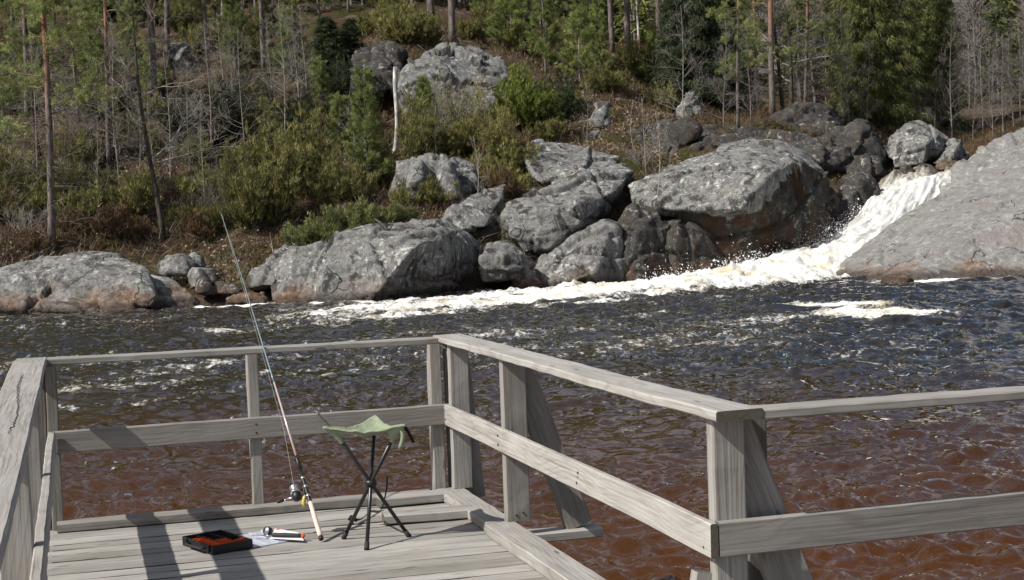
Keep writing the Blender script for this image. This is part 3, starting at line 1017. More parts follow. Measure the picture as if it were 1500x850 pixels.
rock('layered_slab', 'pale sunlit upper slab below the round green juniper', 'rock', [
    [(762, 218, 66), (785, 203, 67), (830, 208, 67.5), (880, 222, 67), (905, 232, 66.5), (900, 248, 65), (850, 264, 63.5), (790, 268, 63.5), (770, 240, 64.5), (780, 275, 67), (900, 265, 68)]], 'rock', sm=1, amp=.085, crack=.14)
rock('boulder', 'small dark boulder perched in the cleft left of the great dome rock', 'boulder', [
    [(900, 330, 59), (912, 312, 59.5), (935, 299, 60), (960, 302, 60), (970, 320, 59.6), (930, 337, 58.7), (905, 342, 58.8), (965, 338, 62), (905, 345, 62)]], 'rock_dark', amp=.08, sm=3)
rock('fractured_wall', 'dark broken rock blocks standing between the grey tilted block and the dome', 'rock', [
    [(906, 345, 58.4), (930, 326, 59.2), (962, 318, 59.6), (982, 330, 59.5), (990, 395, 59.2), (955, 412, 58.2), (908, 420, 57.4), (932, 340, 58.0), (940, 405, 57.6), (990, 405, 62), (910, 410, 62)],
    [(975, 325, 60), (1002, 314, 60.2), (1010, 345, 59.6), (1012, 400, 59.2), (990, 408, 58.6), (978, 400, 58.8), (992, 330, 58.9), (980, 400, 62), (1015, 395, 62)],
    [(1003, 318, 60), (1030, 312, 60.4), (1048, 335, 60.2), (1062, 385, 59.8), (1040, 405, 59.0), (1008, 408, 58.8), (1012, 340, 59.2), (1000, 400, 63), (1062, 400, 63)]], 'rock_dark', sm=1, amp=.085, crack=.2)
dome = empty('dome_rock', P(1080, 400, 60), 'huge rounded grey dome of rock left of the waterfall with a brown stained undercut', 'rock')
rock_part('dome_top', [
    [(922, 272, 62.5), (930, 296, 60.8), (1000, 235, 63.5), (1060, 211, 64.5), (1100, 203, 65.5), (1140, 205, 65.5), (1180, 220, 65), (1212, 252, 64.4), (960, 304, 59.9), (1025, 310, 58.9), (1086, 308, 58.4), (1098, 288, 58.6), (1130, 255, 59.6), (1160, 238, 61), (1000, 262, 60.7), (1100, 222, 62), (1222, 285, 64), (1000, 330, 63), (1215, 320, 64.5)]], M['rock'], dome, seed=31, sm=3, amp=.09, crack=.15, vox=.08)
rock_part('undercut_face', [
    [(985, 304, 60.2), (1000, 308, 59.7), (1090, 302, 59.2), (1130, 262, 60.1), (1165, 238, 61.4), (1205, 250, 63.2), (1232, 300, 64), (1232, 345, 63.4), (1208, 378, 62.2), (1150, 400, 60.7), (1070, 405, 60.4), (1030, 398, 60.4), (1010, 345, 60.2), (1150, 300, 59.8), (1180, 330, 60.7), (1100, 410, 65), (1210, 400, 66)]], M['rock_brown'], dome, seed=37, sm=1, amp=.14, crack=.2, vox=.08)
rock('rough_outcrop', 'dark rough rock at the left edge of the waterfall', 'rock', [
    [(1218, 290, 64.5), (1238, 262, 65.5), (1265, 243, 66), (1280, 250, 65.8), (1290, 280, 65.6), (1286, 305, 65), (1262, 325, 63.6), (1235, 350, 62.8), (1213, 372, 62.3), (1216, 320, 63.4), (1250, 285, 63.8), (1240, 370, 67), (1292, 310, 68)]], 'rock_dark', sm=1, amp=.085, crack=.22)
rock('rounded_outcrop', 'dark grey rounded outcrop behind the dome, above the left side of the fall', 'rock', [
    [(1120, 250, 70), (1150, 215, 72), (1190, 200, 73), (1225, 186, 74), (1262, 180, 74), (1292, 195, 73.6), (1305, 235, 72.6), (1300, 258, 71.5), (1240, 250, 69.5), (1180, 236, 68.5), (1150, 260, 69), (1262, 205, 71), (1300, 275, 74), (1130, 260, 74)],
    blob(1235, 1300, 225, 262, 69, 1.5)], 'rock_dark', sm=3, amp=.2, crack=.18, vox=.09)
rock('angular_boulder', 'big angular boulder at the head of the waterfall', 'boulder', [
    [(1298, 222, 72), (1302, 200, 72.5), (1325, 178, 73), (1345, 175, 73.2), (1370, 188, 73), (1392, 203, 73), (1384, 218, 72.2), (1352, 240, 71), (1312, 246, 71), (1350, 196, 71.6), (1362, 204, 71.4), (1310, 250, 75), (1390, 235, 75)]], 'rock', sm=2, amp=.1, crack=.12)
rock('boulder', 'smaller split boulder leaning on the angular one at the head of the fall', 'boulder', [
    [(1362, 240, 71.5), (1390, 206, 72.5), (1410, 205, 72.6), (1421, 222, 72.2), (1416, 238, 71.4), (1385, 244, 70.6), (1402, 212, 71.4), (1370, 248, 74), (1420, 245, 74)]], 'rock', sm=2, amp=.08, crack=.12)
rock('boulder', 'low brown rock breaking the water at the lip of the fall', 'boulder', [blob(1368, 1408, 234, 250, 69.5, 1.0)], 'rock_rust', amp=.05, crack=.05)
rock('boulder', 'dark wet rocks sticking out of the thin water at the left of the lip', 'boulder', [blob(1316, 1340, 240, 258, 67.6, .8), blob(1342, 1362, 240, 252, 68.3, .7)], 'rock_brown', amp=.06, crack=.06, vox=.06)
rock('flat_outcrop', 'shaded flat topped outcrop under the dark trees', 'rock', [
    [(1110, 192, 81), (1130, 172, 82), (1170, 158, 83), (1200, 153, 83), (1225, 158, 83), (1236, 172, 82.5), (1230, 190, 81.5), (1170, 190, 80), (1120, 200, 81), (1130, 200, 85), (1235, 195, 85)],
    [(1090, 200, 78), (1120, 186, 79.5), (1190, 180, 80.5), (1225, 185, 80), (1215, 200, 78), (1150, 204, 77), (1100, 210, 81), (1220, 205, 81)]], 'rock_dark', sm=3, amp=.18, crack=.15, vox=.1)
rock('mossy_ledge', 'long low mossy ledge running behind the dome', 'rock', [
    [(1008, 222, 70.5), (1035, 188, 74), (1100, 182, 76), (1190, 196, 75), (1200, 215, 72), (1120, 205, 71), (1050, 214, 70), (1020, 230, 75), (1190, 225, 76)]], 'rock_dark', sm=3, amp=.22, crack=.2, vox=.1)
rock('smooth_slab', 'very large smooth grey slab right of the waterfall, pinkish streaks, sloping into the river', 'rock', [
    [(1212, 404, 58), (1240, 378, 58.4), (1262, 360, 58.8), (1288, 342, 59.5), (1320, 336, 59.6), (1360, 300, 61.5), (1400, 263, 63), (1450, 238, 64), (1500, 213, 65), (1600, 180, 66), (1760, 160, 66), (1222, 412, 56.0), (1300, 420, 52.8), (1400, 421, 52.2), (1500, 420, 52.0), (1760, 418, 51.4), (1320, 362, 56.4), (1430, 330, 56), (1500, 310, 56), (1300, 425, 62), (1760, 410, 68)]], 'rock_slab', vox=.11, sm=8, amp=.11, crack=.09)
rock('smooth_slab', 'second rough slab rising behind the big smooth one at the right edge', 'rock', [
    [(1393, 275, 64.5), (1400, 246, 65.5), (1430, 222, 66.5), (1470, 203, 67.5), (1510, 183, 68.5), (1620, 140, 70), (1620, 220, 65.5), (1500, 235, 64.8), (1420, 264, 64.2), (1400, 284, 67), (1620, 260, 71)]], 'rock_slab', vox=.1, sm=4, amp=.14, crack=.12)
rock('river_stone', 'small rust brown stone in the water in front of the smooth right slab', 'stone', [blob(1288, 1344, 404, 424, 50.2, .9)], 'rock_rust', amp=.06, crack=.03, vox=.05)
rock('hill_outcrop', 'smooth rounded grey outcrop high on the wooded slope', 'rock', [
    [(586, 145, 74.5), (583, 112, 75), (600, 95, 76.5), (650, 70, 79), (690, 64, 80), (735, 84, 79.5), (747, 110, 78.5), (742, 150, 77), (700, 135, 75.4), (640, 120, 74.8), (606, 140, 74.2), (650, 160, 74.4), (600, 172, 75), (740, 170, 80), (600, 180, 80)],
    [(655, 134, 74.8), (742, 114, 76.6), (743, 180, 75.4), (705, 194, 74.4), (650, 190, 74), (598, 182, 74.6), (592, 152, 74.8), (660, 190, 79), (740, 195, 80)]], 'rock_hill', sm=4, amp=.2, crack=.22, vox=.1)
rock('hill_outcrop', 'darker shaded outcrop on the slope left of the smooth rounded one', 'rock', [
    [(508, 92, 77), (525, 66, 79.5), (560, 60, 80.5), (590, 74, 80), (592, 100, 78), (580, 130, 76.5), (550, 140, 76.5), (520, 152, 76.5), (510, 130, 76.5), (560, 95, 76.8), (530, 155, 81), (590, 135, 81)]], 'rock_dark', sm=3, amp=.25, crack=.25, vox=.1)
rock('low_cliff', 'low cracked cliff half way up the slope above the big waterside block', 'rock', [
    [(573, 285, 61.5), (578, 236, 62.5), (600, 225, 63), (650, 230, 63), (690, 240, 63), (697, 268, 62.2), (670, 290, 61.4), (620, 296, 61.3), (605, 250, 61.5), (580, 296, 65), (690, 290, 65)],
    blob(595, 625, 230, 292, 60.6, 1.0), blob(640, 672, 236, 290, 60.8, 1.0)], 'rock_hill', sm=2, amp=.2, crack=.25)
rock('layered_slab', 'narrow sloping grey slab above the cracked boulder, dry leaves round it', 'rock', [
    [(640, 335, 58.5), (655, 305, 59), (690, 285, 60.5), (740, 270, 62), (735, 290, 60.5), (712, 332, 58.8), (680, 337, 58.3), (650, 342, 61), (735, 320, 62)]], 'rock', sm=1, amp=.085, crack=.15)
rock('hill_outcrop', 'shadowed round rock behind the pale birch saplings', 'rock', [
    [(903, 240, 70), (918, 192, 71.5), (960, 178, 72), (1010, 177, 72), (1024, 190, 71.5), (1004, 218, 70.5), (940, 235, 69.5), (920, 240, 74), (1012, 220, 74)]], 'rock_dark', sm=3, amp=.18, crack=.15, vox=.1)
for bx in ((985, 1032, 138, 172, 80, 'grey boulder in the heather below the tall pine trunks'), (845, 885, 190, 206, 70.5, 'small white speckled boulder in the heather right of the round juniper'), (238, 292, 62, 106, 88, 'pale flat rock high among the pines on the left slope'), (85, 135, 232, 262, 70, 'mossy grey boulder beside the slim pine trunk on the left slope'), (0, 34, 226, 248, 72, 'pale boulder at the left edge of the slope'), (110, 150, 255, 275, 66, 'low lichen grey boulder among the dead branches, left slope'), (860, 900, 150, 185, 74, 'dark broken rock in the shade right of the round juniper')):
    rock('hill_boulder', bx[5], 'boulder', [blob(bx[0], bx[1], bx[2], bx[3] + 6, T((bx[0] + bx[1]) / 2, bx[3])[1] - .5, 1.6)], 'rock_hill', 'boulders scattered on the wooded slope', sm=3, amp=.16, crack=.15, vox=.1)
rock('bedrock_bank', 'dark broken bedrock showing in the clefts between the shore slabs and the dome', 'rock', [
    [(640, 352, 58.2), (720, 335, 60), (800, 330, 61.5), (900, 300, 63), (985, 300, 63.5), (1000, 400, 61), (900, 418, 59.3), (800, 420, 58.2), (700, 425, 56.8), (640, 420, 57), (760, 380, 58.8), (700, 430, 61), (1000, 420, 65)],
    [(880, 262, 65.5), (925, 245, 67), (960, 290, 64), (930, 330, 62), (890, 330, 62.2), (870, 300, 62.5), (960, 330, 66), (880, 330, 67)],
    [(600, 340, 58.5), (640, 322, 59.2), (662, 330, 59), (660, 352, 58), (610, 352, 57.8), (650, 352, 61), (605, 350, 61)]], 'rock_dark', sm=1, amp=.085, crack=.25, vox=.09)
# ------------------------------------------------------------------ vegetation prototypes (built at the origin, base at z = 0)
def wob(H, n, amp, seed, lean=0.0, curve=0.0):
    rr = np.random.default_rng(seed)
    s = np.linspace(0, 1, n)
    ph = rr.uniform(0, 6.28, 4)
    x = amp * (np.sin(s * 5 + ph[0]) - math.sin(ph[0])) * s ** .5 + lean * s + curve * s * s
    y = amp * (np.sin(s * 4 + ph[1]) - math.sin(ph[1])) * s ** .5
    return np.stack([x, y, s * H], 1)


def at(path, s):
    k = np.linspace(0, 1, len(path))
    return np.array([np.interp(s, k, path[:, i]) for i in range(3)])


def curvy(p, d, L, n, rr, up=0.0, wig=.25):
    pts = [np.array(p, float)]
    d = norm(d)
    for _ in range(n):
        d = norm(d + rr.normal(0, wig, 3) + np.array([0, 0, up]))
        pts.append(pts[-1] + d * L / n)
    return np.array(pts), d


def twig_tree(mb, p, d, L, r, depth, rr, up=.06, wig=.18, kids=(3, 5), ratio=(.45, .75), ang=.7, sides=(6, 5, 4, 3), start=.25):
    pts, dd = curvy(p, d, L, 6 if depth > 1 else 4, rr, up, wig)
    tube(mb, pts, np.linspace(r, max(.0035, r * .35), len(pts)), sides[min(3, max(0, 3 - depth))], rr.uniform(0, 1), cap=False)
    if depth <= 0:
        return
    for _ in range(rr.integers(kids[0], kids[1] + 1)):
        s = rr.uniform(start, 1.0)
        q = at(pts, s)
        i = min(len(pts) - 2, int(s * (len(pts) - 1)))
        t = norm(pts[i + 1] - pts[i])
        o = norm(np.cross(t, rr.normal(size=3)))
        nd = norm(t * math.cos(ang) + o * math.sin(ang) * rr.uniform(.7, 1.3))
        twig_tree(mb, q, nd, L * rr.uniform(*ratio) * (1.15 - .5 * s), max(.004, r * .5 * (1.1 - .4 * s)), depth - 1, rr, up, wig, kids, ratio, ang, sides, .2)


def proto(name):
    o = bpy.data.objects.new(name, None)
    COL.objects.link(o)
    PROTOS.append(o)
    ORG[o.name] = np.zeros(3)
    return o


PROTOS = []


def pine(seed, H=15., r=.15, live0=.45, dead0=.12, lean=0., spread=2.6, dens=1.0, bark='bark_pine', needles='pine', wobble=.12, ndead=16):
    rr = np.random.default_rng(seed)
    root = proto('pine_tree')
    path = wob(H, 16, wobble, seed, lean)
    tr = MB()
    tube(tr, path, np.interp(np.linspace(0, 1, 16), [0, .04, .5, 1], [r * 1.25, r, r * .72, r * .12]), 9)
    C, Dn = [], []
    nb = int(34 * dens)
    for k in range(nb):
        s = live0 + (1 - live0) * (k + rr.uniform(0, 1)) / nb
        p = at(path, s)
        a = rr.uniform(0, 6.283)
        L = spread * (1.0 - .75 * ((s - live0) / (1 - live0)) ** 1.3) * rr.uniform(.55, 1.1)
        d = np.array([math.cos(a), math.sin(a), rr.uniform(-.05, .35)])
        bp, _ = curvy(p, d, L, 6, rr, .05, .16)
        tube(tr, bp, np.linspace(.032, .008, 7), 4, .5, False)
        for q in range(int(4 + 6 * L / 2)):
            sb = rr.uniform(.35, 1.02)
            c = at(bp, min(1, sb))
            o = rr.normal(0, .20, 3) * np.array([1, 1, .45]) * (.4 + .6 * L)
            cc = c + o
            tube(tr, [c, (c + cc) / 2 + [0, 0, -.03], cc], [.009, .007, .004], 3, .5, False)
            for _ in range(2):
                C.append(cc + rr.normal(0, .10, 3)); Dn.append([0, 0, .55])
    for k in range(ndead):
        s = rr.uniform(dead0, live0 + .05)
        p = at(path, s)
        a = rr.uniform(0, 6.283)
        twig_tree(tr, p, np.array([math.cos(a), math.sin(a), rr.uniform(-.35, .25)]), rr.uniform(.7, 2.4), .016, 2, rr, -.02, .22, (2, 4))
    tr.build('trunk', M[bark], root, True)
    cr = MB()
    tufts(cr, np.array(C), np.array(Dn), 40, (.10, .22), .021, .75, .05)
    cr.build('crown', M[needles], root)
    return root


def young_pine(seed, H=5.5):
    rr = np.random.default_rng(seed)
    root = proto('young_pine')
    path = wob(H, 10, .04, seed)
    tr = MB(); tube(tr, path, np.linspace(.07, .012, 10), 7)
    C, Dn = [], []
    for wh in range(11):
        z = .12 + .85 * wh / 11
        for k in range(6):
            a = rr.uniform(0, 6.283)
            L = 1.35 * (1 - z * .82) * rr.uniform(.75, 1.15)
            d = np.array([math.cos(a), math.sin(a), .25 + .5 * z])
            bp, de = curvy(at(path, z), d, L, 5, rr, .09, .1)
            tube(tr, bp, np.linspace(.017, .006, 6), 4, .5, False)
            for q in range(int(5 + 7 * L)):
                s = rr.uniform(.3, 1.0)
                C.append(at(bp, s) + rr.normal(0, .07, 3)); Dn.append(norm(de) * .9)
    C.append(path[-1]); Dn.append([0, 0, 1.5])
    tr.build('trunk', M['bark_grey'], root, True)
    cr = MB(); tufts(cr, np.array(C), np.array(Dn), 32, (.09, .20), .019, .6, .04)
    cr.build('crown', M['young_pine'], root)
    return root


def spruce(seed, H=12., R=2.6, mat='spruce', low=.06, n=34, bl=11):
    rr = np.random.default_rng(seed)
    root = proto('spruce_tree')
    path = wob(H, 10, .04, seed)
    tr = MB(); tube(tr, path, np.linspace(.19, .02, 10), 8)
    C, Dn = [], []
    for wh in range(n):
        z = low + (1 - low) * wh / n
        for k in range(8):
            a = rr.uniform(0, 6.283)
            L = R * (1 - z) ** .8 * rr.uniform(.7, 1.12) + .18
            d = np.array([math.cos(a), math.sin(a), .12 - .38 * (1 - z)])
            bp, de = curvy(at(path, z + rr.uniform(-.012, .012)), d, L, 5, rr, .03, .07)
            tube(tr, bp, np.linspace(.02, .005, 6), 3, .5, False)
            side = norm(np.cross(de, [0, 0, 1]))
            for q in range(int(3 + 6 * L)):
                s = rr.uniform(.25, 1.0)
                c = at(bp, s) + side * rr.normal(0, .17 * L * (1.1 - .6 * s)) + [0, 0, rr.uniform(-.22, .03)]
                C.append(c); Dn.append(norm(de * .6 + np.array([0, 0, -.75])))
    tr.build('trunk', M['bark_dark'], root, True)
    cr = MB(); tufts(cr, np.array(C), np.array(Dn), bl, (.18, .48), .042, .34, .09)
    cr.build('crown', M[mat], root)
    return root


def juniper(seed, H=2.6, W=1.3, n=46, mat='juniper', per=15, flare=.75, blades=11, ln=(.10, .26), fat=.15):
    """many stems leaning out of one foot, each clothed in needle sprays"""
    rr = np.random.default_rng(seed)
    root = proto('juniper_bush')
    st = MB()
    C, Dn, Rn = [], [], []
    for l in range(n):
        a = rr.uniform(0, 6.283); q = rr.uniform(0, 1) ** .55
        hh = H * rr.uniform(.55, 1.12) * (1 - .42 * q ** 2)
        tip = np.array([W * q * math.cos(a), W * q * math.sin(a), hh])
        mid = np.array([tip[0] * flare, tip[1] * flare, hh * .45])
        k = np.linspace(0, 1, 7)[:, None]
        pth = (1 - k) ** 2 * np.array([0, 0, -.1]) + 2 * k * (1 - k) * mid + k * k * tip
        pth[1:] += rr.normal(0, .05, (6, 3))
        tube(st, pth, np.linspace(.022, .006, 7), 4, .5, False)
        sr = rr.uniform(0, .75)
        for _ in range(per):
            s = rr.uniform(.22, 1.0)
            c = at(pth, s)
            f = fat * (1.35 - s)
            o = rr.normal(0, 1, 3) * f
            C.append(c + o); Dn.append(norm(np.array([o[0], o[1], .35 + .3 * rr.uniform()]) * np.array([1.6, 1.6, 1]) + .25 * (tip - mid) / (np.linalg.norm(tip - mid) + .01)))
            Rn.append(sr * .7 + .3 * s)
    st.build('stem', M['bark_dark'], root, True)
    cr = MB(); tufts(cr, np.array(C), np.array(Dn), blades, ln, .036, .33, .04, np.array(Rn))
    cr.build('foliage', M[mat], root)
    return root


def bare_tree(seed, H=9., r=.07, bark='bark_twig', nbr=26, spread=.28, low=.18, lean=0., up=.07, depth=2, wobble=.12, name='bare_tree', fine=(3, 5)):
    rr = np.random.default_rng(seed)
    root = proto(name)
    path = wob(H, 14, wobble, seed, lean)
    tr = MB(); tube(tr, path, np.interp(np.linspace(0, 1, 14), [0, .05, 1], [r * 1.2, r, .008]), 8)
    tr.build('trunk', M[bark], root, True)
    cr = MB()
    for k in range(nbr):
        s = low + (1 - low) * (k + rr.uniform(0, 1)) / nbr
        a = rr.uniform(0, 6.283)
        L = H * spread * (1.1 - .8 * s) * rr.uniform(.7, 1.25)
        twig_tree(cr, at(path, min(.99, s)), np.array([math.cos(a), math.sin(a), rr.uniform(.15, .8)]), L, max(.008, r * .38 * (1.1 - s)), depth, rr, up, .17, fine)
    cr.build('branches', M['bark_far' if bark == 'bark_far' else 'bark_twig'], root, True)
    return root


def bare_bush(seed, H=2.4, n=14, spread=.55, mat='bark_twig', depth=2, leaves=None):
    rr = np.random.default_rng(seed)
    root = proto('bare_bush')
    cr = MB()
    tip = MB()
    C = []
    for k in range(n):
        a = rr.uniform(0, 6.283)
        d = np.array([math.cos(a) * spread, math.sin(a) * spread, 1])
        L = H * rr.uniform(.55, 1.05)
        twig_tree(cr, np.array([math.cos(a), math.sin(a), 0]) * rr.uniform(0, .18), d, L, .016, depth, rr, .05, .13, (3, 6), (.35, .6), .55, (5, 4, 3, 3), .35)
        for _ in range(20):
            C.append(d / np.linalg.norm(d) * L * rr.uniform(.62, 1.08) + rr.normal(0, .2, 3))
    cr.build('branches', M[mat], root, True)
    if leaves:
        tufts(tip, np.array(C), [0, 0, .8], 9, (.07, .17), .035, .7, .06)
        tip.build('foliage', M[leaves], root)
    return root


SP = {
    'pineA': pine(11, 16, .15, .30, .06, .35, 2.9, 1.25, ndead=30),
    'pineB': pine(12, 15, .12, .30, .08, -.3, 2.4, 1.0, ndead=34),
    'pineC': pine(13, 17, .19, .40, .18, .2, 3.0, 1.25, ndead=16),
    'pineD': pine(14, 14, .13, .20, .08, .1, 2.8, 1.45, ndead=22, wobble=.2),
    'pineE': pine(15, 18, .21, .46, .25, -.2, 3.2, 1.2, ndead=10, wobble=.08),
    'pineS': pine(16, 10.5, .09, .24, .1, .25, 1.7, .75, ndead=12, wobble=.06, bark='bark_pine', needles='young_pine'),
    'pineT': pine(17, 15, .21, .72, .35, .1, 2.6, .7, ndead=6, wobble=.06),
    'youngA': young_pine(21, 5.2), 'youngB': young_pine(22, 3.6),
    'spruceA': spruce(31, 13, 2.5, n=26), 'spruceB': spruce(32, 11, 2.0, n=22), 'spruceD': spruce(33, 12, 2.8, 'spruce_dark', .05), 'spruceE': spruce(34, 9, 2.0, 'spruce_dark', .0),
    'junA': juniper(41, 2.6, 1.2), 'junB': juniper(42, 3.3, .95, 42), 'junC': juniper(43, 1.4, 1.5, 52, per=13), 'junG': juniper(44, 2.9, 1.5, 80, 'juniper_green', 20, .95, 13, (.08, .2)), 'junD': juniper(45, 2.3, 1.7, 60), 'junE': juniper(48, 2.0, 1.0, 30, per=12), 'junF': juniper(49, 1.7, 1.2, 44, 'heather', 13),
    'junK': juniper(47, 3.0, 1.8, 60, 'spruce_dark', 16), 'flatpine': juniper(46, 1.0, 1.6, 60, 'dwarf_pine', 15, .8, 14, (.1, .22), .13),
    'bareA': bare_tree(51, 9, .05, nbr=30, spread=.30, low=.12), 'bareB': bare_tree(52, 8, .042, nbr=26, spread=.26), 'bareC': bare_tree(53, 10, .10, 'bark_dark', 22, .32, .2, .8, .03, wobble=.35), 'bareD': bare_tree(54, 6, .03, nbr=22, spread=.24, low=.2),
    'birchA': bare_tree(55, 11, .09, 'bark_birch', 32, .20, .3, .3, .09, name='birch_tree'), 'birchB': bare_tree(56, 9, .06, 'bark_far', 34, .22, .15, -.2, .1, name='birch_tree', fine=(4, 6)), 'birchC': bare_tree(57, 7, .045, 'bark_far', 30, .24, .1, .15, .1, name='birch_tree', fine=(4, 6)),
    'saplingA': bare_tree(58, 3.6, .022, 'bark_twig', 20, .22, .15, .1, .1, 1, name='birch_sapling'),
    'oak': bare_tree(59, 10, .16, 'bark_dark', 16, .42, .22, .5, .05, 2, .3),
    'bushA': bare_bush(61, 2.3), 'bushB': bare_bush(62, 1.6, 16, .8), 'bushL': bare_bush(63, 3.2, 16, .45, leaves='juniper'),
}
NM = {'spruce': 'spruce_tree', 'pine': 'pine_tree', 'young': 'young_pine', 'jun': 'juniper_bush', 'flat': 'dwarf_pine', 'bare': 'bare_tree', 'birch': 'birch_tree', 'sapling': 'birch_sapling', 'oak': 'bare_tree', 'bush': 'bare_bush'}
CAT = {'spruce_tree': 'spruce', 'pine_tree': 'pine', 'young_pine': 'pine', 'juniper_bush': 'juniper', 'dwarf_pine': 'pine', 'bare_tree': 'tree', 'birch_tree': 'birch', 'birch_sapling': 'birch', 'bare_bush': 'bush'}
NPL = [0]


def plant(sp_, px, py, label, sc=1.0, group=None, rz=None, Y=None, sink=.12, wide=1.0):
    p_ = T(px, py) if Y is None else P(px, py, Y)
    p_ = p_ - np.array([0, 0, sink])
    NPL[0] += 1
    o = copy_tree(SP[sp_], p_, (sc * wide, sc * wide, sc), (NPL[0] * 2.39996) % 6.283 if rz is None else rz)
    nm = next(v for k, v in NM.items() if sp_.startswith(k))
    o.name = nm
    tag(o, label, CAT[nm], group)
    return o


# --- pines of the left slope
gL = 'pines on the left slope'
plant('pineA', 76, 366, 'pine with dark bare lower trunk and orange upper bark rooted behind the shore slab', 1.0, gL, 1.0)
plant('pineB', 160, 252, 'slim straight grey pine between the left pine and the crooked one', .92, gL)
plant('bareC', 240, 352, 'crooked dark trunk leaning left, growing from the heather beside the small boulders', 1.15, gL, 2.6)
plant('pineE', 226, 160, 'thick almost black pine trunk high behind the crooked tree', 1.0, gL)
plant('pineC', 246, 112, 'second thick dark pine trunk just right of the blackest one', 1.0, gL)
plant('pineB', 307, 140, 'thin pine trunk above the dark hollow of the left slope', .95, gL)
plant('pineC', 387, 108, 'straight slim pine trunk left of the dark juniper on the slope', .8, gL)
plant('pineA', 40, 175, 'dark pine trunk behind the leftmost pine', .95, gL)
plant('pineD', 0, 250, 'pine at the very left edge with branches reaching into the frame', 1.0, gL)
plant('pineD', -60, 330, 'pine just outside the left edge, twigs reaching in', 1.0, gL)
plant('pineB', 115, 178, 'thin dead looking pine pole between two larger left pines', .8, gL)
plant('pineD', 130, 96, 'bushy topped pine near the crest at the left', .8, gL)
plant('bareA', 418, 224, 'pale bare tree with wide curved twigs right of the dark hollow', .82, 'bare trees on the slope', .3)
plant('bareD', 340, 215, 'small bare tree with tangled twigs beside the dark hollow', 1.0, 'bare trees on the slope')
plant('bareB', 280, 285, 'many twigged grey bare tree on the leafy slope', .75, 'bare trees on the slope')
plant('bareA', 100, 290, 'bare tree with drooping dead branches right of the leftmost pine', .68, 'bare trees on the slope')
plant('bareB', 20, 300, 'tangled grey bare tree at the left edge above the heather', .8, 'bare trees on the slope')
plant('bareB', 190, 215, 'grey twiggy bare tree between two pine trunks', .8, 'bare trees on the slope')
plant('bareD', 520, 270, 'thin bare sapling left of the young pine', .7, 'bare trees on the slope')
plant('bareC', 60, 235, 'dark bare tree with sideways limbs behind the leftmost pine', .75, 'bare trees on the slope')
plant('bareA', 310, 245, 'bare tree with long pale limbs over the dark hollow', .72, 'bare trees on the slope')
plant('bareB', 450, 170, 'bare grey tree on the slope below the dark juniper', .7, 'bare trees on the slope')
for i, (x, y, s_, w_) in enumerate(((120, 210, .7, 'by the slim straight pine'), (265, 230, .7, 'beneath the thick dark trunks'), (205, 300, .6, 'left of the crooked trunk'), (345, 290, .6, 'on the leafy slope above the gap'), (30, 345, .7, 'in the heather left of the leftmost pine'), (145, 320, .55, 'in the heather right of the leftmost pine'), (470, 230, .6, 'left of the young pine'), (375, 180, .7, 'in front of the dark hollow'), (80, 200, .7, 'high behind the leftmost pine'))):
    plant(('bushA', 'bushB', 'bareD')[i % 3], x, y, 'grey leafless thicket ' + w_, s_ * 1.25, 'leafless thickets on the slope')
for i, (x, y, s_, w_) in enumerate(((55, 255, .8, 'left of the mossy boulder'), (175, 275, .75, 'above the spreading olive juniper'), (225, 250, .7, 'touching the crooked trunk'), (330, 190, .75, 'in front of the black thicket, left side'), (360, 240, .7, 'in front of the black thicket, low down'), (400, 170, .8, 'above the black thicket'), (440, 200, .8, 'right of the black thicket'), (130, 140, .8, 'between the slim poles, high up'), (40, 150, .9, 'behind the leftmost pine, high up'), (300, 300, .6, 'above the flat olive juniper'), (250, 270, .7, 'right of the crooked trunk'), (860, 215, .5, 'in the heather above the upper slab'), (640, 250, .5, 'on the low cliff'), (1000, 195, .7, 'by the mossy ledge'))):
    plant(('bareB', 'bareA', 'bareD')[i % 3], x, y, 'pale leafless tree with crooked twigs ' + w_, s_, 'bare trees on the slope')
# white snag, young pine, sapling birches
sn = MB(); base_ = T(577, 232)
topp = P(584, 98, base_[1] - .2)
pth = np.array([base_ + (topp - base_) * t_ + np.array([.10 * math.sin(t_ * 5) - .05 * t_, 0, 0]) for t_ in np.linspace(0, 1, 14)])
tube(sn, pth, np.linspace(.115, .10, 14), 9)
tube(sn, [pth[9], pth[9] + [.12, -.1, .16], pth[9] + [.2, -.12, .2]], [.03, .022, .012], 5)
o = sn.build('birch_snag', M['bark_birch'], None, True, origin=pth[0])
tag(o, 'white broken off birch stump, tall and slim, against the dark outcrop', 'birch')
plant('youngA', 541, 285, 'fresh green young pine standing left of the white birch stump', 1.08, None)
plant('youngB', 500, 225, 'smaller yellow green pine behind the young pine', .8, None)
plant('saplingA', 947, 262, 'slender pale birch sapling in the cleft between slab and dome', 1.0, 'birch saplings')
plant('saplingA', 962, 325, 'thin white birch sapling standing at the left end of the dome', 1.25, 'birch saplings', Y=60.2)
plant('saplingA', 930, 240, 'spindly birch sapling in front of the shadowed round rock', .8, 'birch saplings')
plant('saplingA', 700, 318, 'leafless sapling growing from the dry leaves above the cracked boulder', .9, 'birch saplings')
for i, (x, y, s_, lb) in enumerate(((690, 318, .62, 'dry leafless scrub above the cracked boulder'), (722, 335, .5, 'low dry scrub in the leaves right of the narrow slab'), (940, 245, .7, 'bare twiggy scrub behind the dome'), (975, 235, .65, 'bare twiggy scrub below the shadowed round rock'))):
    plant('bushB', x, y, lb, s_, 'dry scrub among the shore rocks')

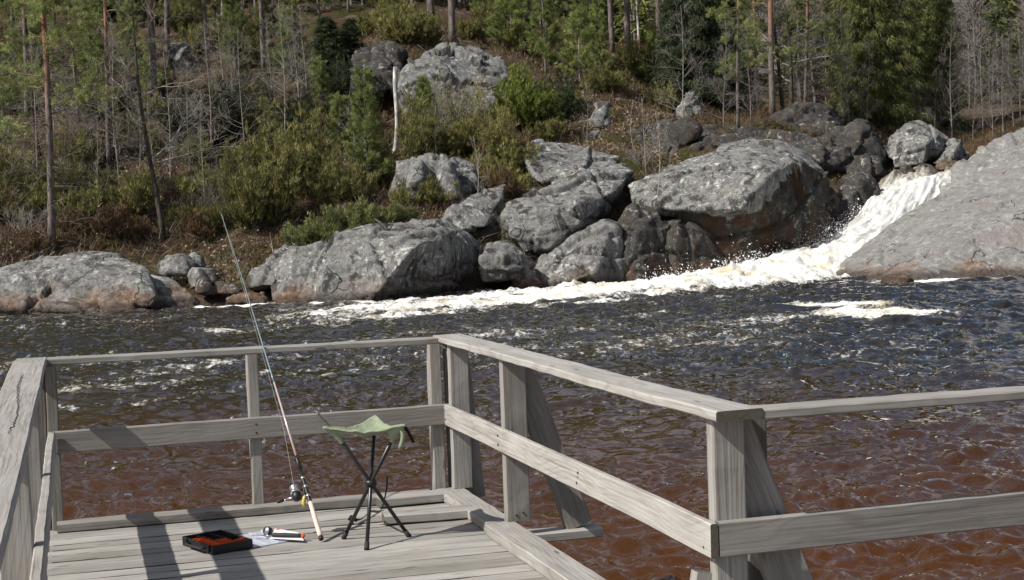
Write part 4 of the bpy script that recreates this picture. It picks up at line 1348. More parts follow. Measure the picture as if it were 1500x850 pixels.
# --- junipers and low pines
gJ = 'olive junipers on the slope'
for sp_, x, y, s_, lb in (
    ('junA', 375, 335, 1.15, 'tall olive juniper right above the gap in the bank'), ('junB', 415, 325, 1.1, 'dense olive juniper left of the dwarf pine'), ('junA', 450, 290, 1.1, 'broad olive juniper on the slope behind the dwarf pine'),
    ('junB', 345, 300, .85, 'narrow olive juniper at the left end of the big thicket'), ('junD', 420, 270, 1.15, 'wide olive juniper in the middle of the thicket'), ('junA', 478, 262, .9, 'olive juniper in front of the young pine'), ('junB', 385, 282, 1.0, 'upright olive juniper behind the tall one at the gap'),
    ('junD', 500, 300, .9, 'low olive juniper below the young pine'), ('junC', 180, 318, 1.15, 'spreading olive juniper left of the crooked trunk'), ('junA', 205, 300, .75, 'small olive juniper touching the crooked trunk'), ('junC', 130, 320, 1.0, 'olive juniper right of the leftmost pine'), ('junC', 30, 330, 1.0, 'olive juniper at the left edge in the heather'), ('junA', 60, 315, .7, 'bright little juniper left of the leftmost pine'),
    ('junC', 275, 335, .8, 'flat olive juniper above the small boulders'), ('junA', 310, 345, .6, 'small brownish juniper at the top of the gap'), ('junB', 560, 280, .8, 'olive juniper right of the young pine foot'), ('junC', 610, 300, .8, 'flat juniper under the low cliff'),
    ('junB', 735, 250, .95, 'olive juniper below the round green one, left side'), ('junA', 762, 262, .8, 'olive juniper at the left end of the upper slab'), ('junC', 745, 285, .8, 'low mossy juniper above the layered slab'), ('junB', 705, 225, .7, 'olive juniper right of the tall leafless thicket'),
    ('junC', 590, 60, 1.1, 'yellow green juniper on the crest left of the ridge pines'), ('junA', 625, 65, .8, 'yellow green juniper on the crest between the ridge pines'), ('junC', 690, 58, .9, 'yellow green juniper on the crest right of the ridge pines'), ('junA', 565, 50, .7, 'small juniper in the crest heather'), ('junC', 760, 78, 1.0, 'dark juniper in the crest heather right of the outcrop'), ('junC', 300, 80, 1.5, 'green juniper near the pale flat rock'), ('junD', 345, 70, 1.2, 'green juniper high on the left slope'), ('junD', 270, 45, 1.3, 'green juniper on the left crest'), ('junC', 205, 225, 1.0, 'low olive juniper high on the slope between pine trunks'), ('junC', 95, 270, .9, 'low olive juniper by the mossy boulder'), ('junA', 15, 275, .9, 'olive juniper half way up at the left edge'), ('junC', 150, 170, 1.3, 'green juniper far up behind the slim straight pine'), ('junA', 660, 232, .7, 'olive juniper on top of the low cliff'), ('junC', 800, 205, .8, 'brownish juniper at the back of the upper slab')):
    plant(sp_, x, y, lb, s_, gJ)
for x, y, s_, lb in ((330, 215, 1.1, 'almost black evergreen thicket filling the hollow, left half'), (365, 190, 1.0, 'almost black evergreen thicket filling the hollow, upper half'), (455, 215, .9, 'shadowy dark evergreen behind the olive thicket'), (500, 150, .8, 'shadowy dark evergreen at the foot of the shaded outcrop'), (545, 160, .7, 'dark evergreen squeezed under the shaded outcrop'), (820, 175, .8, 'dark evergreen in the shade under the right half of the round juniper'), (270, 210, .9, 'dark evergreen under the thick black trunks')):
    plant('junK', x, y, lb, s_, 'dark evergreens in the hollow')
land = [('among the leftmost pines', 0, 150, 60, 300), ('between the slim pine and the crooked tree', 150, 240, 60, 290), ('on the middle of the left slope', 240, 400, 60, 290), ('between the dark hollow and the young pine', 400, 560, 110, 270), ('in the crest heather above the outcrop', 500, 760, 15, 60), ('between the round juniper and the pine stand', 800, 1000, 70, 180), ('around the low cliff', 560, 740, 195, 300), ('at the foot of the pine stand', 760, 1010, 30, 110)]
rq = random.Random(5)
for lb, x0, x1, y0, y1 in land:
    for kx in range(11 if x1 < 420 else 9):
        sp_ = rq.choice(['junA', 'junB', 'junC', 'junD', 'junE', 'junE', 'junC', 'junF', 'youngB'])
        nm_ = 'small green pine growing ' if sp_ == 'youngB' else ('rusty brown shrub growing ' if sp_ == 'junF' else 'wild olive green juniper growing ')
        plant(sp_, rq.uniform(x0, x1), rq.uniform(y0, y1), nm_ + lb, rq.uniform(.55, 1.15), 'undergrowth ' + lb)
for x, y, s_, lb in ((10, 330, .9, 'at the left edge'), (110, 345, .7, 'right of the leftmost pine'), (165, 345, .8, 'below the spreading olive juniper'), (290, 350, .7, 'above the small boulders'), (205, 350, .6, 'left of the crooked trunk foot'), (50, 372, .6, 'behind the shore slab')):
    plant('junF', x, y, 'low rust brown heather bush ' + lb, s_, 'heather bushes above the left shore')
for x, y, lb, sp_, s_ in ((45, 130, 'young pine with full green boughs at the upper left edge', 'youngA', 1.3), (135, 150, 'full young pine high between the slim pine poles', 'youngA', 1.2), (190, 130, 'full young pine left of the thick dark trunks', 'youngA', 1.1), (345, 110, 'bright young pine right of the pale flat rock', 'youngA', 1.2), (430, 120, 'bright young pine left of the dark crest evergreen', 'youngB', 1.3), (800, 110, 'young pine with full boughs above the round juniper', 'youngA', 1.2), (850, 130, 'full young pine at the edge of the pine stand', 'youngA', 1.1), (750, 75, 'young pine right above the smooth outcrop', 'youngB', 1.3), (880, 110, 'young pine with green boughs in front of the forked twigs', 'youngA', .9), (960, 130, 'young pine at the foot of the dark thick trunk', 'youngB', 1.1)):
    plant(sp_, x, y, lb, s_, 'young pines on the slope')
plant('junG', 768, 192, 'big round bright green juniper beside the smooth outcrop', 1.05, None, wide=1.0)
plant('junG', 792, 190, 'shaded right half of the green juniper clump, hanging over the rock', .75, None)
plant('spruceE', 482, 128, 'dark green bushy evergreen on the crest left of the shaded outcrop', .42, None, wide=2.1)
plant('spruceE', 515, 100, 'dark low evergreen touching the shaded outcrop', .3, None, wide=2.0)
plant('flatpine', 470, 352, 'flat topped dwarf pine on the left end of the big waterside block', 1.0, 'dwarf pines on the waterside block', Y=54.6, sink=.2)
plant('flatpine', 530, 330, 'light green dwarf pine spreading over the top of the waterside block', 1.05, 'dwarf pines on the waterside block', Y=55.6, sink=.2)
plant('flatpine', 570, 318, 'small dwarf pine with bent dark stem at the crown of the waterside block', .7, 'dwarf pines on the waterside block', Y=56.0, sink=.2)
bs = MB(); q0 = P(571, 350, 53.4)
tube(bs, [q0, q0 + [-.08, .1, .32], q0 + [-.30, .3, .55], q0 + [-.6, .8, .75]], [.07, .06, .05, .03], 7); tube(bs, [q0 + [-.06, .1, .25], q0 + [.12, .15, .5]], [.04, .02], 6)
tag(bs.build('bent_stem', M['bark_dark'], None, True, origin=q0), 'short bent dark pine stem forking on top of the waterside block', 'stem')
plant('bushL', 680, 212, 'tall leafless thicket with olive tips in front of the smooth outcrop', 1.0, None)
plant('bushL', 655, 205, 'left half of the tall olive tipped thicket', .8, None)
plant('bushA', 325, 330, 'grey twiggy bush above the dark gap', .85, None)

# --- pines on the crest
gR = 'tall pines on the crest'
for sp_, x, y, s_, lb in (
    ('pineT', 663, 66, 1.0, 'thick grey pine trunk standing right on the smooth outcrop'), ('pineT', 632, 38, 1.05, 'thick pine trunk just left of the one on the outcrop'), ('pineT', 605, 28, .8, 'slimmer pine trunk, leftmost of the three above the outcrop'),
    ('pineD', 740, 40, .8, 'green pine with low branches right of the outcrop trunks'), ('pineC', 800, 70, .85, 'shaded pine trunk at the edge of the dense pine stand'), ('pineD', 850, 95, .7, 'pine with drooping dead branches above the round juniper'),
    ('pineT', 897, 80, .9, 'grey pine trunk in the dense stand, forked twigs at its foot'), ('pineT', 920, 92, 1.0, 'thick grey pine trunk beside the pale slim trunk'), ('birchA', 937, 95, 1.1, 'pale slim birch trunk inside the pine stand'), ('pineT', 968, 108, 1.05, 'dark thick pine trunk right of the pale birch'), ('pineB', 985, 112, .9, 'thin dark pole in the pine stand'), ('birchB', 998, 118, 1.1, 'thin grey birch at the right end of the pine stand'),
    ('pineE', 1045, 135, .85, 'dark crowned pine behind the slender orange one'), ('pineD', 860, 60, .95, 'pine with wide green boughs in the stand'), ('pineC', 700, 10, .8, 'far pine behind the outcrop trunks'), ('pineD', 780, 45, .8, 'far green pine in the stand'), ('pineE', 560, 15, .8, 'far pine left of the ridge trunks'), ('pineD', 470, 55, .7, 'pine above the dark bushy evergreen'), ('pineC', 430, 60, .75, 'pine on the crest right of the slim trunk'), ('pineD', 340, 55, .75, 'green pine on the left crest'), ('pineD', 180, 60, .8, 'pine with low green boughs on the left crest'), ('pineA', 80, 70, .8, 'pine at the far left crest'), ('pineE', 20, 80, .8, 'broad pine at the far left crest'), ('pineD', 210, 30, .9, 'far green pine, left crest'), ('pineC', 280, 20, .9, 'far dark pine, left crest'), ('pineD', 400, 25, .8, 'far green pine over the left crest'), ('pineD', 510, 20, .7, 'far pale pine over the crest heather'), ('pineA', 820, 30, .9, 'far pine deep in the stand'), ('pineE', 940, 60, .9, 'far broad pine deep in the stand'), ('pineC', 1000, 80, .85, 'far dark pine deep in the stand')):
    plant(sp_, x, y, lb, s_, gR)
for i, (x, y, lb) in enumerate(((285, 30, 'white birch trunk on the left crest'), (325, 40, 'pale birch trunk left of the green pine'), (475, 15, 'white birch trunk just above the dark bushy evergreen'), (485, 12, 'second white birch trunk above the dark bushy evergreen'), (725, 20, 'thin pale birch behind the outcrop'), (880, 55, 'pale birch deep in the pine stand'), (830, 40, 'grey birch in the pine stand'))):
    plant('birchA', x, y, lb, .9, 'birches on the crest')

# --- right hand side
plant('pineS', 1081, 192, 'slender orange barked pine with airy light green tufts behind the mossy ledge', .98, None, 0.6)
gD = 'dark evergreens behind the ledge'
for sp_, x, y, s_, lb in (('spruceD', 1020, 150, .95, 'dark evergreen left of the slender orange pine'), ('spruceD', 1058, 155, .8, 'dark evergreen right behind the slender orange pine'), ('spruceE', 1000, 142, .9, 'small dark evergreen at the end of the pine stand'), ('pineE', 1132, 172, .85, 'straight dark trunk above the flat outcrop'), ('oak', 1147, 174, .95, 'dark trunk leaning right above the flat outcrop'), ('oak', 1160, 172, .9, 'second dark leaning trunk with spreading limbs'), ('pineD', 1180, 165, .95, 'dense dark crowned pine over the leaning trunks'), ('pineD', 1110, 165, .9, 'dark crowned pine left of the straight dark trunk')):
    plant(sp_, x, y, lb, s_, gD)
gS = 'spruces on the right'
for sp_, x, y, s_, lb in (('spruceA', 1322, 190, 1.12, 'largest sunlit olive green spruce in the middle of the group'), ('spruceA', 1282, 184, 1.05, 'olive green spruce on the left of the large one'), ('spruceB', 1360, 184, 1.15, 'olive green spruce right of the large one'), ('spruceB', 1262, 180, .85, 'narrow spruce nearest the pale scree'), ('spruceA', 1385, 165, .8, 'spruce behind the bare birches'), ('spruceB', 1300, 160, .9, 'spruce half hidden behind the largest one'), ('spruceB', 1248, 172, 1.05, 'olive spruce just behind the angular boulder, left'), ('spruceB', 1378, 190, .9, 'olive spruce at the right end of the group'), ('spruceE', 1478, 105, .5, 'small dark spruce alone on the grey hillside'), ('spruceE', 1440, 130, .55, 'small dark spruce among grey birches')):
    plant(sp_, x, y, lb, s_, gS)
gB = 'grey bare birches on the right'
where = ['below the spruces', 'left of the angular boulder', 'behind the angular boulder', 'right of the angular boulder', 'at the right edge', 'above the rough slab', 'by the pale scree']
xs_ = [(1245, 190, 'birchC'), (1270, 192, 'birchC'), (1295, 190, 'birchC'), (1325, 188, 'birchB'), (1235, 185, 'birchB'), (1345, 200, 'birchC'), (1370, 205, 'birchC'), (1395, 205, 'birchB'), (1405, 180, 'birchA'), (1425, 210, 'birchC'), (1440, 200, 'birchB'), (1455, 205, 'birchC'), (1470, 200, 'birchB'), (1485, 190, 'birchC'), (1495, 185, 'birchB'), (1510, 180, 'birchB'), (1420, 165, 'birchB'), (1450, 160, 'birchB'), (1480, 155, 'birchB'), (1210, 170, 'birchB'), (1225, 150, 'birchB'), (1190, 160, 'birchC'), (1060, 190, 'birchC'), (1100, 182, 'birchC'), (1170, 162, 'birchC'), (1500, 140, 'birchB'), (1400, 140, 'birchB'), (1465, 130, 'birchB'), (1435, 120, 'birchB')]
for i, (x, y, sp_) in enumerate(xs_):
    plant(sp_, x, y, 'white trunked birch right of the spruces' if sp_ == 'birchA' else 'greyish purple leafless birch in the bare thicket right of the fall and spruces', (.62, .78, .7)[i % 3] if sp_ != 'birchA' else .8, gB)

# --- the wood on the far hill: reads as one mass
ff = MB(); fc = MB()
tv = RNG.uniform(0, 1, (1500, 2))
for a_, b_ in tv:
    px_ = -150 + 1800 * a_; Yq = 112 + 85 * b_
    X_ = (px_ - 750) / F * Yq
    z_ = terr(np.array([X_]), np.array([Yq]))[0]
    con = RNG.uniform() < (.55 if px_ < 1000 else .12)
    h = RNG.uniform(6, 12)
    base_p = np.array([X_, Yq, z_ - .3])
    if con:
        n_ = 60
        t_ = RNG.uniform(.1, 1, n_); an = RNG.uniform(0, 6.283, n_)
        rr_ = h * .20 * (1.05 - t_) * RNG.uniform(.5, 1.1, n_)
        C = base_p + np.stack([rr_ * np.cos(an), rr_ * np.sin(an), t_ * h], 1)
        tufts(fc, C, np.stack([np.cos(an), np.sin(an), np.full(n_, -.4)], 1), 7, (.5, 1.1), .24, .5, .2, np.full(n_, RNG.uniform(0, .7)))
        tube(ff, [base_p, base_p + [0, 0, h]], [.14, .03], 4, .3, False)
    else:
        tube(ff, [base_p, base_p + [RNG.normal(0, .3), 0, h]], [.09, .02], 4, .9, False)
        n_ = 46
        t_ = RNG.uniform(.25, 1, n_)
        C = base_p + np.stack([np.zeros(n_), np.zeros(n_), t_ * h], 1)
        an = RNG.uniform(0, 6.283, n_)
        tufts(ff, C, np.stack([np.cos(an), np.sin(an), np.full(n_, .9)], 1), 5, (.7, 2.4), .05, .4, .15, np.full(n_, RNG.uniform(.2, .9)))
tag(ff.build('far_bare_wood', M['bark_far'], None), 'leafless grey wood on the hill behind the pines', 'wood', None, 'stuff')
tag(fc.build('far_evergreen_wood', M['spruce'], None), 'evergreen trees scattered through the wood on the hill behind', 'wood', None, 'stuff')

# fallen logs
for (x0, y0), (x1, y1), r_, lb in (((355, 262), (402, 268), .10, 'fallen grey log on the leafy slope'), ((60, 258), (118, 262), .09, 'fallen log by the mossy boulder at the left'), ((610, 50), (655, 47), .10, 'fallen log in the crest heather'), ((250, 300), (300, 312), .08, 'broken dead stem lying above the small boulders'), ((905, 148), (960, 160), .10, 'fallen trunk below the pine stand')):
    a_, b_ = T(x0, y0), T(x1, y1)
    b = MB(); pth = np.linspace(a_, b_, 9) + [0, 0, .08] + RNG.normal(0, .03, (9, 3)); tube(b, pth, np.linspace(r_, r_ * .6, 9), 8)
    tag(b.build('fallen_log', M['bark_grey'], None, True, origin=a_), lb, 'log', 'fallen logs')

# --- ground cover
def scatter(n, x0, x1, Y0, Y1, pw=1.3):
    px_ = RNG.uniform(x0, x1, n)
    Yq = Y0 + (Y1 - Y0) * RNG.uniform(0, 1, n) ** pw
    X_ = (px_ - 750) / F * Yq
    z_ = terr(X_, Yq)
    q = np.stack([X_, Yq, z_], 1)
    ok = z_ > .35
    return q[ok], px_[ok]


q, px_ = scatter(42000, -120, 1650, 52.5, 100)
den = fbm(q * np.array([.16, .16, .0]) + 5, 3)
crest = ((px_ > 520) & (q[:, 1] > 76))
hq = q[(den > -.08) | crest]
b = MB(); tufts(b, hq, [0, 0, 1.0], 8, (.14, .42), .035, .55, .10, np.clip(.5 + .9 * fbm(hq * .5 + 8, 2), 0, 1))
tag(b.build('heather', M['heather'], None), 'rust brown heather covering the slope', 'heather', None, 'stuff')
gq = q[(den < -.02)]
gq = gq[RNG.uniform(0, 1, len(gq)) < .55]
b = MB(); tufts(b, gq, [0, 0, .9], 8, (.10, .32), .03, .7, .10)
tag(b.build('dry_grass', M['grass'], None), 'dry grass and moss on the slope', 'grass', None, 'stuff')
q2, px2 = scatter(4200, -120, 900, 53, 92, 1.0)
b = MB(); tufts(b, q2 + [0, 0, .12], [.3, 0, .22], 3, (.3, 1.1), .02, .7, .15)
tag(b.build('dead_twigs', M['litter'], None), 'fallen grey twigs and branches lying on the slope', 'twigs', None, 'stuff')
q3, _ = scatter(30000, -120, 1000, 53, 84, 1.1)
q3 = q3[fbm(q3 * np.array([.2, .2, 0]) + 77, 3) > -.05]
b = MB(); tufts(b, q3 + [0, 0, .03], [0, 0, .15], 2, (.07, .16), .09, .8, .12)
tag(b.build('leaf_litter', M['leaves'], None), 'pinkish brown dead leaves lying on the slope', 'leaves', None, 'stuff')
for o in PROTOS:
    for ch in list(o.children):
        bpy.data.objects.remove(ch)
    bpy.data.objects.remove(o)

# ------------------------------------------------------------------ deck and railings (railing frame: u right, w away, z up)
ZF = ZD - Z0                      # floor in the railing frame


def beam(mb, p, q, wd, W, Th, nseg=None, warp=.003, ch=.006, rnd=None, taper=None):
    """a sawn timber from p to q (centres, railing frame), W wide along wd, Th thick"""
    a, b = D(*p), D(*q)
    o0, o1 = D(0, 0, 0), D(*wd)
    L = np.linalg.norm(b - a)
    t = (b - a) / L
    wv = norm(o1 - o0)
    wv = norm(wv - t * (wv @ t))
    tv = np.cross(t, wv)
    ns = nseg or max(4, int(L / .09))
    s = np.linspace(0, L, ns + 1)
    h, k = W / 2, Th / 2
    c = min(ch, h * .3, k * .3)
    prof = np.array([(-h + c, -k), (h - c, -k), (h, -k + c), (h, k - c), (h - c, k), (-h + c, k), (-h, k - c), (-h, -k + c)])
    off = RNG.uniform(-40, 40, 3)
    r = RNG.uniform(.15, .85) if rnd is None else rnd
    X = a[None] + t[None] * s[:, None]
    nz = np.stack([s * .9 + off[0], np.full_like(s, off[1]), np.zeros_like(s)], 1)
    X = X + wv[None] * (warp * vn(nz))[:, None] + tv[None] * (warp * vn(nz + 50))[:, None]
    V = X[:, None] + prof[None, :, :1] * wv + prof[None, :, 1:] * tv
    # worn, slightly ragged arrises
    nzv = V.reshape(-1, 3) * 9 + off
    V = V + (.0022 * vn(nzv)).reshape(len(s), 8, 1) * (wv + tv)
    bc = np.stack([np.repeat(s, 8), np.tile(prof[:, 0], len(s)), np.tile(prof[:, 1], len(s))], 1) + off
    i = np.arange(ns)[:, None] * 8
    j = np.arange(8)[None]
    jn = (j + 1) % 8
    Q = np.stack([i + j, i + jn, i + 8 + jn, i + 8 + j], -1).reshape(-1, 4)
    mb.add(V.reshape(-1, 3), None, Q, r, bc)
    for e, row in ((0, V[0]), (1, V[-1])):
        VV = np.concatenate([row, row.mean(0)[None]])
        T_ = [((q + 1) % 8, q, 8) if e == 0 else (q, (q + 1) % 8, 8) for q in range(8)]
        bce = np.concatenate([np.stack([prof[:, 0] * .15, prof[:, 1], prof[:, 0]], 1), np.zeros((1, 3))]) + off + 9
        mb.add(VV, T_, None, -.62, bce)


def one(name, parent, p, q, wd, W, Th, mat='wood', **kw):
    b = MB(); beam(b, p, q, wd, W, Th, **kw)
    return b.build(name, M[mat], parent)


U_, W_, Z_ = (1, 0, 0), (0, 1, 0), (0, 0, 1)
UR = 2.757                        # inner face of the right hand posts

deck = empty('deck', D(1.5, -1.5, ZF), 'weathered grey plank deck of the fishing platform above the brown water', 'deck')
fl = MB()
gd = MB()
w = .66
k = 0
while w > -5.6:
    bw = .142 + random.uniform(-.004, .004)
    hz = random.uniform(-.003, .003)
    u0, u1 = .372 + random.uniform(-.012, .012), 2.70 + random.uniform(-.02, .02)
    beam(fl, (u0, w - bw / 2, ZF - .019 + hz), (u1, w - bw / 2, ZF - .019 + hz + random.uniform(-.002, .002)), W_, bw, .036, warp=.003)
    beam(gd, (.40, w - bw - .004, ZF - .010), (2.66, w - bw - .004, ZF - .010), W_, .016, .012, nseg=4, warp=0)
    w -= bw + random.uniform(.007, .013)
fl.build('floor_planks', M['wood'], deck)
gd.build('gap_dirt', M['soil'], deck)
one('joist', deck, (.45, .60, ZF - .12), (.45, -5.4, ZF - .12), Z_, .16, .07, 'wood_dark')
one('joist', deck, (1.5, .60, ZF - .12), (1.5, -5.4, ZF - .12), Z_, .16, .07, 'wood_dark')
one('joist', deck, (2.6, .60, ZF - .12), (2.6, -5.4, ZF - .12), Z_, .16, .07, 'wood_dark')
one('edge_board', deck, (.38, .69, ZF - .10), (2.80, .69, ZF - .10), Z_, .17, .04, 'wood_dark')
# kerb boards
one('kerb_board', deck, (.42, .60, ZF + .026), (2.62, .60, ZF + .026), W_, .13, .05, warp=.004)
one('kerb_board', deck, (2.745, .66, ZF + .028), (2.745, -.598, ZF + .028), U_, .165, .055, rnd=.6)
one('kerb_board', deck, (2.722, -.604, ZF + .034), (2.722, -5.2, ZF + .034), U_, .165, .065, rnd=.65)
# outriggers that carry the braces
for ww in (-.55, -3.05):
    one('outrigger', deck, (1.6, ww, ZF - .035 if ww > -2 else ZF - .09), (3.30, ww, ZF - .035 if ww > -2 else ZF - .09), W_, .15, .05, 'wood_dark' if ww < -2 else 'wood')
for (u, ww) in ((.45, .45), (2.6, .45), (.45, -2.6), (2.6, -2.6)):
    b = MB(); tube(b, [D(u, ww, ZF - .2), D(u, ww, -3.2)], .09, 12)
    b.build('pile', M['wood_dark'], deck)

# loose planks lying on the floor
def onfloor(px, py, dw, h):
    q = Dinv(G(px, py, ZD))
    return (q[0], q[1] + dw, ZF + h)


for nm, a_, b_, Wd, Th, lab in (('loose_plank', onfloor(556, 745.5, .08, .03), onfloor(664, 735.5, .08, .03), .15, .05, 'short loose plank lying on the deck in the far corner against the kerb'),
                                ('loose_plank', onfloor(566, 770, .085, .026), onfloor(700, 760.5, .085, .030), .16, .050, 'worn loose plank on the deck behind the right leg of the stool')):
    b = MB(); beam(b, a_, b_, W_, Wd, Th, warp=.004, rnd=.6)
    o = b.build(nm, M['wood'], None, origin=D(*a_))
    tag(o, lab, 'plank', 'loose planks on the deck')


def post(par, u, w_, top, bot, wu, ww, mat='wood', lean=0.0, rnd=None, name='post'):
    return one(name, par, (u, w_ + lean, bot), (u, w_, top), U_, wu, ww, mat, warp=.002, rnd=rnd)


def nails(par, pts):
    for p, ax in pts:
        c = D(*p); d = norm(D(*(np.array(p) + np.array(ax))) - c)
        b = MB(); tube(b, [c - d * .004, c + d * .003], .006, 8)
        b.build('nail', M['steel'], par)


# back railing
br = empty('back_railing', D(1.5, .72, ZF), 'weathered grey railing along the far edge of the deck, facing the river', 'railing')
one('top_rail', br, (.405, .775, .918), (2.722, .772, .918), W_, .135, .036, warp=.006, rnd=.45)
one('mid_rail', br, (.43, .633, .466), (2.765, .633, .466), Z_, .126, .040, warp=.005, rnd=.3)
post(br, .425, .70, .899, ZF - .2, .065, .09, 'wood_dark', -.03)  # corner post turned from the sun, its shade put into the darker wood colour
post(br, 1.575, .702, .899, ZF + .0, .066, .085, lean=-.035, rnd=.4)
post(br, 2.690, .702, .899, ZF - .2, .075, .085, lean=-.03, rnd=.35)
nails(br, [((1.575, .612, .49), (0, -1, 0)), ((1.575, .612, .44), (0, -1, 0))])

# right railing
rr = empty('right_railing', D(2.8, -1.5, ZF), 'sunlit grey railing along the right side of the deck with outward slanting braces', 'railing')
one('top_rail', rr, (2.816, .845, .920), (2.816, -3.475, .920), U_, .182, .038, warp=.004, rnd=.75)
one('mid_rail', rr, (2.742, .612, .465), (2.742, -3.397, .465), Z_, .127, .030, warp=.004, rnd=.85)
post(rr, UR + .062, .60, .900, ZF + .056, .122, .055, rnd=.6)
post(rr, UR + .066, -.585, .900, ZF + .065, .134, .06, rnd=.3)
post(rr, UR + .064, -3.335, .900, ZF - .5, .128, .06, rnd=.55)
post(rr, 2.80, .70, .899, ZF - .3, .09, .04, 'wood_dark', -.02)


def brace(w_, u0, z0, u1, z1, Wd=.15, Th=.045, rnd=.4):
    one('brace', rr, (u0, w_, z0), (u1, w_, z1), (1, 0, .28), Wd, Th, warp=.002, rnd=rnd)


brace(.635, UR + .07, .86, UR + .15, ZF - .02, .13, .04, .25)
brace(-.545, UR + .10, .88, UR + .425, ZF + .0, .15, .05, .25)
brace(-3.285, UR + .095, .87, UR + .60, -.45, .17, .05, .4)
one('brace', rr, (UR - .005, -3.30, .33), (UR - .16, -3.30, -.45), (1, 0, 0), .11, .05, rnd=.6)
nails(rr, [((2.727, -.585, .49), (-1, 0, 0)), ((2.727, -.585, .44), (-1, 0, 0)), ((2.727, -3.33, .49), (-1, 0, 0)), ((2.727, -3.33, .43), (-1, 0, 0)), ((UR + .05, -.616, ZF + .10), (0, -1, 0)), ((UR + .09, -.616, ZF + .11), (0, -1, 0))])

nails(rr, [((2.80 + .03 * (k % 2), w_, .9385), (0, 0, 1)) for k, w_ in enumerate((.62, .58, -.56, -.60, -3.30, -3.36))])
nails(rr, [((2.727, w_, .44 + .05 * (k % 2)), (-1, 0, 0)) for k, w_ in enumerate((.59, .61, -1.9, -1.92))])

# lower right railing (leads off to the right)
lr = empty('gangway_railing', D(4.2, -3.35, ZF), 'grey railing leading out of frame on the right, wavy wood grain on its lower board', 'railing')
one('top_rail', lr, (2.912, -3.405, .917), (6.6, -3.405, .917), W_, .14, .036, warp=.004, rnd=.55)
one('mid_rail', lr, (2.760, -3.378, .466), (6.6, -3.378, .466), Z_, .128, .036, warp=.003, rnd=.35)
post(lr, 2.985, -3.225, .898, -1.2, .09, .05, 'wood_dark')
post(lr, 5.6, -3.33, .898, -1.2, .10, .06)

# left railing
lf = empty('left_railing', D(.35, -1.5, ZF), 'weathered grey railing on the left side of the deck, long crack along its top board', 'railing')
one('top_rail', lf, (.322, .845, .922), (.300, -5.3, .922), U_, .178, .04, warp=.007, rnd=.6)
one('mid_rail', lf, (.412, .60, .466), (.412, -5.3, .466), Z_, .13, .04, warp=.005, rnd=.6)
post(lf, .325, .70, .90, ZF - .4, .13, .06, 'wood_dark')
post(lf, .33, -1.0, .90, ZF - .4, .12, .06)
post(lf, .33, -2.7, .90, ZF - .4, .12, .06)

ck = MB()
cs_ = np.linspace(.45, -4.6, 150)
tube(ck, [D(.315 + .018 * math.sin(q * 2.1) + .0035 * RNG.normal(), q, .9425) for q in cs_], .0015, 5)
ck.build('crack', M['soil'], lf)

# ------------------------------------------------------------------ stool
zd = ZD
ft = [G(537, 806, zd), G(503, 789, zd), G(600, 787, zd)]
hub = (ft[0] + ft[1] + ft[2]) / 3
hub[2] = zd + .318
tops = [hub + (hub - f) * k_ for f, k_ in zip(ft, (.97, .97, .97))]
so_ = np.array([hub[0], hub[1], zd])
stool = empty('camp_stool', so_, 'folding three legged fishing stool with sage green canvas seat and black legs', 'stool')
for f, tp in zip(ft, tops):
    d = norm(tp - f)
    side = norm(np.cross(d, [0, 0, 1])) * .012
    b = MB(); tube(b, [f + d * .02, f + d * .3, tp + d * .005], .0105, 12)
    lg = b.build('leg', M['black_metal'], stool, True)
    b = MB(); tube(b, [f + [0, 0, .001], f + d * .012, f + d * .045], [.0135, .0140, .0128], 12)
    cpb = b.build('rubber_foot', M['rubber'], lg, True)
    cpb.location = (0, 0, 0)
for ch in list(stool.children):
    pass
b = MB()
tube(b, [hub - [0, 0, .0155], hub - [0, 0, .0150], hub + [0, 0, .0150], hub + [0, 0, .0155]], [.028, .031, .031, .028], 20)
b.build('hub', M['black_plastic'], stool, True)
# canvas seat: sagging triangle with hemmed edges, folded over the leg ends
N = 36
tri = []
idx = {}
tA, tB, tC = tops[0], tops[1], tops[2]
cen = (tA + tB + tC) / 3
ext = [cen + (p_ - cen) * 1.25 + np.array([0, 0, .014]) for p_ in tops]


def seatpt(a, b_, c):
    p_ = ext[0] * a + ext[1] * b_ + ext[2] * c
    m = 27 * a * b_ * c
    e = 4 * (a * b_ + b_ * c + c * a) / 1.333
    # straight edges sag between the legs, the middle hangs lowest
    q = cen + (p_ - cen) * (1 - .07 * max(0, 1 - m * 3) * e)
    q[2] += -.044 * e ** 1.4 - .022 * m + .008 * a ** 2
    mx = max(a, b_, c)
    wr = vn(np.array([[q[0] * 26, q[1] * 26, 3.1]]))[0] * .005 + vn(np.array([[q[0] * 60, q[1] * 40, 1.1]]))[0] * .0035
    q[2] += wr
    return q


V = []
for i in range(N + 1):
    for j in range(N + 1 - i):
        idx[(i, j)] = len(V)
        V.append(seatpt(i / N, j / N, 1 - i / N - j / N))
V = np.array(V)
Tt = []
for i in range(N):
    for j in range(N - i):
        Tt.append((idx[(i, j)], idx[(i + 1, j)], idx[(i, j + 1)]))
        if j < N - i - 1:
            Tt.append((idx[(i + 1, j)], idx[(i + 1, j + 1)], idx[(i, j + 1)]))
b = MB(); b.add(V, Tt)
seat = b.build('seat', M['canvas'], stool, True)
sm_ = seat.modifiers.new('thick', 'SOLIDIFY'); sm_.thickness = .005; sm_.offset = -1
